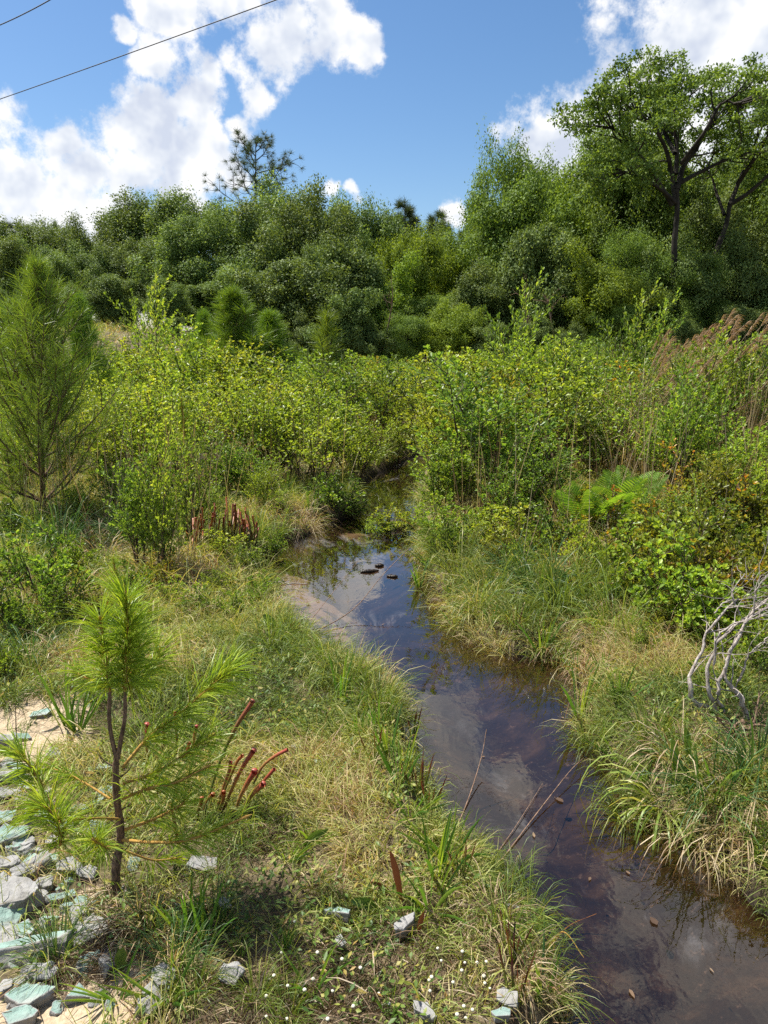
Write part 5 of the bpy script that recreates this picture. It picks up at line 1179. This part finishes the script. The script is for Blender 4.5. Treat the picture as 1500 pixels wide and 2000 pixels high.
# brown fallen needles and dead grass heaped round the foot of the sapling
np.random.seed(731); hb_ = MB()
for px_, py_, n_, r_ in [(255, 1800, 700, .07), (240, 1845, 900, .075), (205, 1770, 300, .06), (150, 1905, 500, .05), (330, 1790, 400, .09), (520, 1640, 400, .08), (560, 1500, 250, .06), (870, 1800, 500, .10), (800, 1870, 500, .12), (620, 1960, 500, .12), (700, 1990, 400, .1), (450, 1990, 300, .1), (90, 1330, 400, .15), (30, 1300, 400, .15), (1230, 1060, 500, .25), (1440, 1000, 500, .3), (1100, 1230, 300, .2), (1200, 1330, 400, .2)]:
    c_ = gp(px_, py_); x = c_.x + np.random.randn(n_) * r_; y = c_.y + np.random.randn(n_) * r_ * .8; k = sdist(x, y) < -.02; x, y = x[k], y[k]; n_ = len(x); az = np.random.rand(n_) * 6.28
    z = height(x, y) + np.random.rand(n_) * .05 * np.exp(-((x - c_.x) ** 2 + (y - c_.y) ** 2) / r_ ** 2)
    hb_.blades(np.stack([x, y, z], 1), np.stack([np.cos(az), np.sin(az), np.random.uniform(-.1, .6, n_)], 1), np.random.uniform(.04, .12, n_), np.random.uniform(.0015, .003, n_), np.random.uniform(.2, .9, n_), np.random.rand(n_), 3)
tag(hb_.build('dead_needles', M['litter']), 'heaps of brown fallen needles and dead grass between the plants', 'plant litter', kind='stuff')
# ------------------------------------------------------------------ sword leaves, sedges and tufts that stand out
seed(801); cl = []
SW = [sword_clump(811, 10, .30, .013), sword_clump(812, 14, .26, .012), sword_clump(813, 9, .30, .010, 'sword_red', tilt=(.05, .45), droop=(0, .2)), sword_clump(814, 14, .34, .016, tilt=(.2, 1.0), droop=(.2, .9))]
SPOT = [(1058, 1280, 0, 1.5, 0), (1132, 1400, 0, 1.3, 0), (1128, 1335, 1, 1.2, 0), (1110, 1300, 1, .9, 0), (690, 1390, 1, 1.1, 0), (665, 1370, 0, .9, 0), (740, 1425, 1, 1.0, 0), (760, 1480, 0, 1.1, 0), (575, 1250, 2, .8, 0), (595, 1240, 0, .7, 0),
        (805, 1440, 2, .7, 0), (780, 1530, 1, 1.1, 0), (815, 1560, 2, 1.0, 0), (835, 1600, 2, 1.0, 0), (800, 1600, 3, .8, 0), (700, 1450, 1, .8, 0), (730, 1500, 2, .7, 0), (560, 1690, 3, .5, 0), (610, 1650, 3, .6, 0), (130, 1420, 0, 1.2, 0), (150, 1435, 1, 1.1, 0),
        (840, 1790, 3, .9, 0), (850, 1720, 0, 1.0, 0), (900, 1720, 2, .9, 0), (880, 1690, 3, .7, 0), (1010, 1960, 2, .7, 0), (1060, 1970, 0, .7, 0), (760, 1990, 1, .55, 0), (1000, 1880, 2, .8, 0), (480, 1200, 0, .8, 0), (500, 1180, 1, .8, 0), (470, 1880, 1, .55, 0), (400, 1850, 0, .8, 0), (560, 1860, 1, .5, 0),
        (1210, 1500, 3, .8, 0), (1250, 1540, 0, .8, 0), (1180, 1450, 0, .7, 0), (1330, 1550, 1, .9, 0), (1390, 1560, 3, .7, 0), (890, 1230, 0, .8, 0), (960, 1230, 1, .8, 0), (1000, 1250, 2, .8, 0), (880, 1170, 1, .9, 0), (1180, 1320, 1, .9, 0), (1210, 1380, 0, .8, 0), (370, 1830, 1, .8, 0), (230, 1960, 3, .5, 0), (330, 1960, 3, .6, 0), (610, 1950, 3, .5, 0), (160, 1670, 3, .4, 0),
        (605, 1010, 0, 1.1, 0), (560, 960, 1, 1.0, 0), (820, 1150, 0, .8, 0), (840, 1110, 3, .9, 0)]
DS = ['upright green sword leaves', 'slender green sword leaves', 'dark red-tipped sword leaves', 'arching broad green leaves']
for i, (px, py, k, s_, _) in enumerate(SPOT):
    o = SW[k] if not any(q[4] == k for q in cl) else copy_thing(SW[k], (0, 0, 0)); p = gp(px, py); o.location = p; o.rotation_euler = (0, 0, U(0, 6.28)); s_ *= U(.55, 1.0); o.scale = (s_, s_, s_); cl.append((o, DS[k], px, py, k))
label_all([c[:4] for c in cl], 'sword leaves', 'sword-leaved bog plants')
# the big arching sedge over the water
o = tuft(821, 90, .44, .0075, .05, (.35, 1.35), (.7, 1.6), 'tuft_green', 'arching_sedge', 8, (-.15, -.30), (.45, .95)); o.location = gp(1292, 1585) + Vector((0, 0, .03)); tag(o, 'bright arching sedge drooping its long blades over the water from the right bank', 'sedge')
TT = [tuft(831, 130, .42, .0045, .07, (.1, .95), (.4, 1.2)), tuft(832, 150, .50, .0045, .09, (.05, .7), (.3, 1.0), 'tuft_green'), tuft(833, 110, .40, .0045, .08, (.3, 1.2), (.5, 1.4), 'tan'), tuft(834, 130, .45, .005, .07, (.05, .7), (.2, .9), 'tuft_dark')]
TD = ['bushy green grass tuft', 'tall wispy green grass tuft', 'dry tan grass tuft', 'dark green grass tuft']
TS = [(1110, 1180, 1, 1.1), (1050, 1170, 3, 1.1), (1150, 1200, 0, 1.0), (1080, 1200, 1, .9), (960, 1160, 0, 1.0), (900, 1130, 1, .9), (870, 1100, 0, .9), (930, 1200, 0, .8), (1010, 1220, 0, .8), (1000, 1130, 3, 1.0), (850, 1080, 1, .7), (880, 1180, 2, .6), (1190, 1180, 1, 1.0), (1200, 1240, 1, .9), (1150, 1280, 0, .8), (1240, 1280, 0, .8), (1170, 1240, 2, .7),
      (730, 905, 1, 1.1), (700, 920, 1, .9), (760, 900, 0, 1), (600, 1035, 2, .8), (540, 1050, 0, .9), (580, 1020, 2, .7), (170, 1060, 2, 1.3), (220, 1040, 2, 1.2), (120, 1080, 3, 1.2), (200, 1090, 2, 1.0), (70, 1060, 0, 1.2), (20, 1100, 0, 1.2), (250, 1060, 3, 1.0), (430, 980, 2, 1.0), (400, 960, 2, .9), (350, 1030, 0, .8), (500, 1050, 1, .8), (40, 1180, 2, 1.0), (130, 1280, 2, .8), (60, 1300, 3, .7),
      (640, 1300, 1, .6), (600, 1290, 0, .6), (530, 1260, 0, .7), (560, 1240, 1, .5), (585, 1262, 0, .5), (620, 1285, 2, .45), (535, 1215, 0, .55), (515, 1165, 1, .5), (520, 1130, 0, .5), (660, 1312, 0, .5), (715, 1345, 2, .4), (790, 1490, 0, .4), (840, 1640, 0, .4), (300, 1290, 2, .45), (110, 1360, 2, .5), (20, 1375, 0, .45), (150, 1480, 0, .3), (60, 1530, 3, .25), (180, 1650, 0, .3), (20, 1690, 0, .2), (680, 1340, 1, .6), (740, 1390, 1, .6), (1000, 1730, 0, .45), (960, 1790, 2, .5), (990, 1830, 0, .5), (1040, 1880, 0, .5), (950, 1700, 0, .4), (1030, 1800, 0, .5), (1000, 1900, 2, .45), (1060, 1940, 0, .5), (920, 1660, 0, .4),
      (500, 1960, 0, .35), (560, 1990, 0, .35), (350, 1900, 3, .42), (420, 1820, 3, .4), (380, 1950, 0, .4), (290, 1830, 3, .35), (1150, 1460, 0, .6), (1220, 1600, 0, .6), (1350, 1640, 2, .8), (1380, 1600, 3, .8), (1440, 1640, 2, .8), (1420, 1560, 0, .8), (1480, 1560, 2, .8), (1480, 1520, 3, .8), (1330, 1480, 2, .8), (1270, 1440, 0, .8),
      (1220, 1080, 2, .9), (1300, 1060, 2, .9), (1480, 1000, 2, 1.2), (1460, 1040, 2, 1.1), (1040, 930, 2, 1.1), (1070, 960, 2, .9), (880, 900, 2, 1.1), (850, 880, 2, 1.2), (870, 860, 2, 1.2), (830, 870, 0, 1.0), (115, 1870, 3, .42), (105, 1900, 0, .42), (150, 1700, 0, .35)]
tl = []; uk = set(); seed(835)
for px, py, k, s_ in TS:
    o = TT[k] if k not in uk else TT[k].copy()
    if k in uk: COL.objects.link(o)
    uk.add(k); o.location = gp(px, py); o.scale = (s_, s_, s_ * U(.85, 1.15)); o.rotation_euler = (0, 0, U(0, 6.28))
    if (px, py) == (1110, 1180): tag(o, 'largest wispy grass tuft leaning over the right bank', 'grass tuft', 'grass tufts')
    else: tl.append((o, TD[k], px, py))
label_all(tl, 'grass tuft', 'grass tufts')
# broad brown and green leaves by the bank
def broad(px, py, tip, w_, mt, label, dy=0.0):
    p = gp(px, py); q = at_y(tip[0], tip[1], p.y + dy); d = q - p; mb = MB(); n = 9; S_ = nv3(np.cross(d, (0.2, -1.0, .3))); V = []; T_ = []
    for i in range(n):
        a = i / (n - 1); c = np.array(d) * a + np.array([0, 0, .12 * d.length * math.sin(math.pi * a)]); hw = w_ * .5 * math.sin(math.pi * (a * .93 + .05)) ** .7
        V += [c - S_ * hw + np.array([0, -.3 * hw, 0]), c, c + S_ * hw + np.array([0, -.3 * hw, 0])]; T_ += [a] * 3
    F = [(i * 3 + e, i * 3 + e + 1, i * 3 + e + 4, i * 3 + e + 3) for i in range(n - 1) for e in (0, 1)]
    mb.add(np.array(V), np.array(F), np.array(T_), U(0, 1)); o = mb.build('broad_leaf', M[mt], None, True); o.location = p; tag(o, label, 'leaf', 'broad leaves by the bank')
broad(785, 1768, (762, 1662), .020, 'broad_brown', 'upright dark red-brown broad leaf left of the sword leaf clump')
broad(748, 1792, (686, 1758), .034, 'broad_green', 'dark green broad leaf leaning left toward the teal brick')
broad(770, 1760, (725, 1722), .018, 'broad_brown', 'shaded brown broad leaf behind the dark green one')
broad(815, 1830, (828, 1780), .014, 'broad_brown', 'short brown curled leaf beside the rough white chunk')
broad(205, 1790, (240, 1782), .035, 'broad_green', 'oval green leaf at the foot of the pine sapling')
broad(236, 1900, (240, 1850), .030, 'broad_green', 'upright oval green leaf in front of the largest grey slab')
broad(1320, 1560, (1312, 1440), .035, 'broad_green', 'tall broad green leaf at the centre of the arching sedge'); broad(1345, 1500, (1338, 1420), .03, 'broad_green', 'second broad green leaf just right of the tall one')
broad(1290, 1500, (1240, 1465), .04, 'broad_green', 'broad pale leaf bent over left of the tall broad leaf')
broad(590, 1660, (640, 1620), .028, 'broad_green', 'broad light leaf lying in the grass right of the front pitchers'); broad(560, 1640, (610, 1660), .026, 'broad_green', 'lower broad leaf lying in the grass right of the front pitchers')
broad(540, 1235, (515, 1200), .05, 'broad_green', 'wide green leaf at the water edge left of the sandbar'); broad(1130, 1160, (1075, 1110), .05, 'broad_green', 'wide leaf at the base of the wispy grass tuft')
# long bare stalks arching over the stream
def stalk(pts, r_, label, mt='root'):
    b = gp(*pts[0][:2]); q = [np.zeros(3)]
    for a in pts[1:]:
        p = at_y(a[0], a[1], b.y + a[2]); q.append(np.array(p - b))
    mb = MB(); mb.tube(spline(q, 16), np.linspace(r_, r_ * .45, 16), 5, .5); o = mb.build('bare_stalk', M[mt], None, True); o.location = b; tag(o, label, 'stalk', 'thin stalks over the stream')
stalk([(600, 1245), (690, 1190, .3), (750, 1120, .6), (808, 1062, .9)], .0035, 'longest pale stalk slanting over the sandbar and floating bark')
stalk([(590, 1235), (640, 1170, .3), (700, 1095, .7)], .0025, 'fainter stalk left of the longest pale one')
stalk([(885, 1640), (915, 1560, .2), (940, 1480, .4), (950, 1425, .5)], .003, 'dark upright stalk rising from the sword leaf clump over the water')
stalk([(965, 1700), (1040, 1600, .25), (1110, 1510, .5), (1140, 1480, .6)], .0028, 'long dark stalk slanting over the reddish water')
stalk([(955, 1690), (1010, 1610, .2), (1060, 1530, .45)], .002, 'thinner stalk beside the long dark slanting one')
stalk([(1070, 1860), (1110, 1810, .1), (1165, 1785, .15)], .003, 'tan stalk leaning out over the water at the lower bank', 'shoot'); stalk([(1065, 1870), (1100, 1820, .0), (1140, 1870, -.05)], .0025, 'tan stalk bent down toward the water at the lower bank', 'shoot')
stalk([(110, 1850), (90, 1780, .05), (68, 1690, .1)], .0018, 'thin dark stem with a seed head rising over the rubble', 'twig'); stalk([(35, 1520), (32, 1440, .0), (30, 1380, .02)], .003, 'dark bare stem standing on the sand patch', 'twig')
stalk([(1008, 1890), (1004, 1840, .0), (1006, 1800, .02)], .004, 'dark seed spike standing on the lower bank', 'wet_wood'); stalk([(1240, 1190), (1290, 1100, .1), (1330, 1045, .2)], .003, 'pale feathery stalk beside the lime bank shrub', 'dead_wood')
# button flowers and yellow flowers
seed(841); bf = []
import bmesh
hb = bmesh.new(); bmesh.ops.create_icosphere(hb, subdivisions=2, radius=.0042)
for v in hb.verts: v.co.z *= .75
HM = bpy.data.meshes.new('flower_head'); hb.to_mesh(hb.id_data if hasattr(hb, 'id_data') else HM) if False else hb.to_mesh(HM); hb.free(); HM.materials.append(M['button'])
for i, (px, py) in enumerate([(903, 1858), (862, 1876), (908, 1880), (932, 1880), (902, 1895), (950, 1878), (843, 1908), (838, 1914), (885, 1918), (840, 1935), (945, 1906), (947, 1920), (957, 1930), (893, 1981), (906, 1965), (923, 1972), (910, 1988), (855, 1852), (668, 1873), (704, 1890), (535, 1905), (562, 1925), (595, 1933), (550, 1860), (612, 1912), (690, 1965), (560, 1990), (520, 1985), (620, 1860), (575, 1800), (740, 1940), (650, 1935), (520, 1945), (640, 1990), (760, 1960)]):
    b = gp(px, py + 45); t_ = at_y(px, py, b.y + .01); r = empty('button_flower', tuple(b)); mb = MB(); d = np.array(t_ - b)
    mb.tube(spline([(0, 0, 0), d * .5 + np.array([U(-.006, .006), 0, 0]), d], 6), .0009, 4, .5); mb.build('stem', M['twig'], r)
    h_ = bpy.data.objects.new('flower_head', HM); COL.objects.link(h_); h_.parent = r; h_.location = tuple(d); s_ = U(.75, 1.2); h_.scale = (s_, s_, s_)
    bf.append((r, 'white button flower', px, py))
label_all(bf, 'flower', 'white button flowers')
# ------------------------------------------------------------------ the grass itself, the creeping leaves and the litter
np.random.seed(851)
def field(n, x0, x1, y0, y1, dens):
    x = np.random.uniform(x0, x1, n); y = np.random.uniform(y0, y1, n)
    k = np.random.rand(n) < dens(x, y); return x[k], y[k]
SL = [(c.x, c.y, r) for c, r in SAND_LAND]
def in_view(x, y, z=0.0, mg=330):
    f = y * CP - (z - EYE) * SP; px = 750 + FPX * x / f; py = 1000 - FPX * (y * SP + (z - EYE) * CP) / f
    return (px > -mg) & (px < 1500 + mg) & (py < 2000 + 3 * mg) & (f > .3), px, py
def bare(x, y):
    m_ = np.ones_like(x)
    for a, b, r in SL: m_ = np.minimum(m_, np.clip((np.hypot(x - a, y - b) / r - .75) / .5, 0.03, 1))
    v, px, py = in_view(x, y)
    rub = (px < 235) & (py > 1480); m_ = np.where(rub, np.minimum(m_, .3 + .3 * (px > 120)), m_)
    return m_
def grass(gb, n, x0, x1, y0, y1, per, L, wd, sp, edge=.0, tilt=(.15, 1.15), droop=(.3, 1.3), segs=3, dens=None):
    x, y = field(n, x0, x1, y0, y1, lambda x, y: bare(x, y) * np.clip(vnoise(x, y, 4.3, 3) * 3.4 - .95 + .25 * (y > 2.2), .36, 1) * np.clip(.7 + (y - 1.2) * .4, .7, 1))
    v, _, _ = in_view(x, y); s_ = sdist(x, y); k = v & (s_ < edge); x, y = x[k], y[k]; m_ = len(x)
    r0 = np.clip(vnoise(x, y, 2.2, 3) * 1.5 - .25 + np.random.randn(m_) * .14, 0, 1); lz = np.random.uniform(.55, 1.15, m_) * (.45 + 1.05 * vnoise(x, y, 2.3, 3)) * np.clip(.62 + (y - 1.3) * .3, .62, 1.05)
    laz = vnoise(x, y, 1.3, 2) * 12 + np.random.randn(m_) * .5; z = height(x, y)
    X = np.repeat(x, per) + np.random.randn(m_ * per) * sp; Y = np.repeat(y, per) + np.random.randn(m_ * per) * sp; Z = np.repeat(z, per) - .01
    az = np.random.rand(m_ * per) * 6.283; tl = np.random.uniform(*tilt, m_ * per); la = np.repeat(laz, per)
    D_ = np.stack([np.cos(az) * np.sin(tl) + .45 * np.cos(la), np.sin(az) * np.sin(tl) + .45 * np.sin(la), np.cos(tl)], 1)
    gb.blades(np.stack([X, Y, Z], 1), D_, np.repeat(lz, per) * L * np.random.uniform(.5, 1.1, m_ * per), wd * np.random.uniform(.6, 1.3, m_ * per), np.random.uniform(*droop, m_ * per), np.clip(np.repeat(r0, per) + np.random.randn(m_ * per) * .13, 0, 1), segs)
gb = MB()
grass(gb, 16000, -2.6, 3.4, .8, 4.2, 20, .205, .0025, .02, -.012, tilt=(.1, 1.0), droop=(.3, 1.5), segs=4)
grass(gb, 10800, -5.2, 5.8, 4.0, 8.0, 16, .30, .0042, .03, -.03)
grass(gb, 12500, -13, 13, 8.0, 20.0, 8, .38, .009, .08, -.1)
grass(gb, 2500, -16, 16, 20.0, 31.0, 7, .6, .02, .15, -.1)
go = gb.build('grass', M['grass']); tag(go, 'fine yellow-green and tan wild grass covering both banks', 'grass', kind='stuff')
lb = MB(); x, y = field(60000, -2.2, 3.4, 1.0, 5.2, lambda x, y: bare(x, y) * (vnoise(x, y, 3.1, 3) > .47) * np.clip(1.3 - y * .16, .3, 1)); v, px, py = in_view(x, y); k = v & (sdist(x, y) < -.05); x, y = x[k], y[k]; m_ = len(x)
z = height(x, y) + np.random.uniform(.0, .05, m_); az = np.random.rand(m_) * 6.28
lb.leaves(np.stack([x, y, z], 1), np.stack([np.cos(az), np.sin(az), np.random.uniform(-.1, .9, m_)], 1), rv(m_) * .5 + np.array([0, 0, 1]), np.random.uniform(.010, .026, m_) * (1 + .15 * y), np.random.uniform(.005, .010, m_) * (1 + .15 * y), np.random.rand(m_), fold=.15)
tag(lb.build('ground_cover', M['cover']), 'tiny creeping leaves woven through the grass', 'ground cover', kind='stuff')
tb_ = MB(); x, y = field(60000, -2.8, 4.2, 1.0, 7.5, lambda x, y: np.clip(bare(x, y), .35, 1)); v, px, py = in_view(x, y); k = v & (sdist(x, y) < -.0); x, y = x[k], y[k]; m_ = len(x)
z = height(x, y) + np.random.uniform(.002, .03, m_); az = np.random.rand(m_) * 6.28
tb_.blades(np.stack([x, y, z], 1), np.stack([np.cos(az), np.sin(az), np.random.uniform(-.15, .35, m_)], 1), np.random.uniform(.02, .10, m_), np.random.uniform(.0015, .004, m_), .3, np.random.rand(m_), 2)
tag(tb_.build('leaf_litter', M['litter']), 'dry stems and dead blades matted on the soil', 'plant litter', kind='stuff')
# sodden bits drifting under the water
np.random.seed(861); x = np.random.uniform(-1.5, 3.5, 9000); y = np.random.uniform(1.0, 9, 9000); s_ = sdist(x, y); k = (s_ > .02) & (vnoise(x, y, 3.2, 3) > .46); x, y = x[k], y[k]; m_ = len(x); az = np.random.rand(m_) * 6.28
wb = MB(); wb.blades(np.stack([x, y, np.maximum(height(x, y) + .004, WZ - .02 - .1 * np.random.rand(m_))], 1), np.stack([np.cos(az), np.sin(az), np.zeros(m_)], 1), np.random.uniform(.015, .06, m_), np.random.uniform(.001, .003, m_), .0, np.random.rand(m_) ** .7, 2)
tag(wb.build('stream_debris', M['litter']), 'sodden plant scraps lying on the stream bed', 'plant litter', kind='stuff')

np.random.seed(871); x, y = field(2600, -6, 9, 4.6, 15, lambda x, y: np.clip(vnoise(x, y, 1.2, 2) * 4 - 1.6, .05, 1)); v, px, py = in_view(x, y); k = v & (sdist(x, y) < -.3); x, y = x[k], y[k]; m_ = len(x) * 4
X = np.repeat(x, 4) + np.random.randn(m_) * .05; Y = np.repeat(y, 4) + np.random.randn(m_) * .05; az = np.random.rand(m_) * 6.28; tl = np.random.rand(m_) * .35
ds = MB(); ds.blades(np.stack([X, Y, height(X, Y) - .02], 1), np.stack([np.cos(az) * np.sin(tl), np.sin(az) * np.sin(tl), np.cos(tl)], 1), np.minimum(np.random.uniform(.45, 1.15, m_), 1.5 - .0 * Y), np.random.uniform(.003, .006, m_), np.random.uniform(0, .3, m_), np.random.rand(m_) ** 1.5, 4)
tag(ds.build('dry_stems', M['tan']), 'thin dry tan stems standing loosely through the thickets', 'dry stems', kind='stuff')
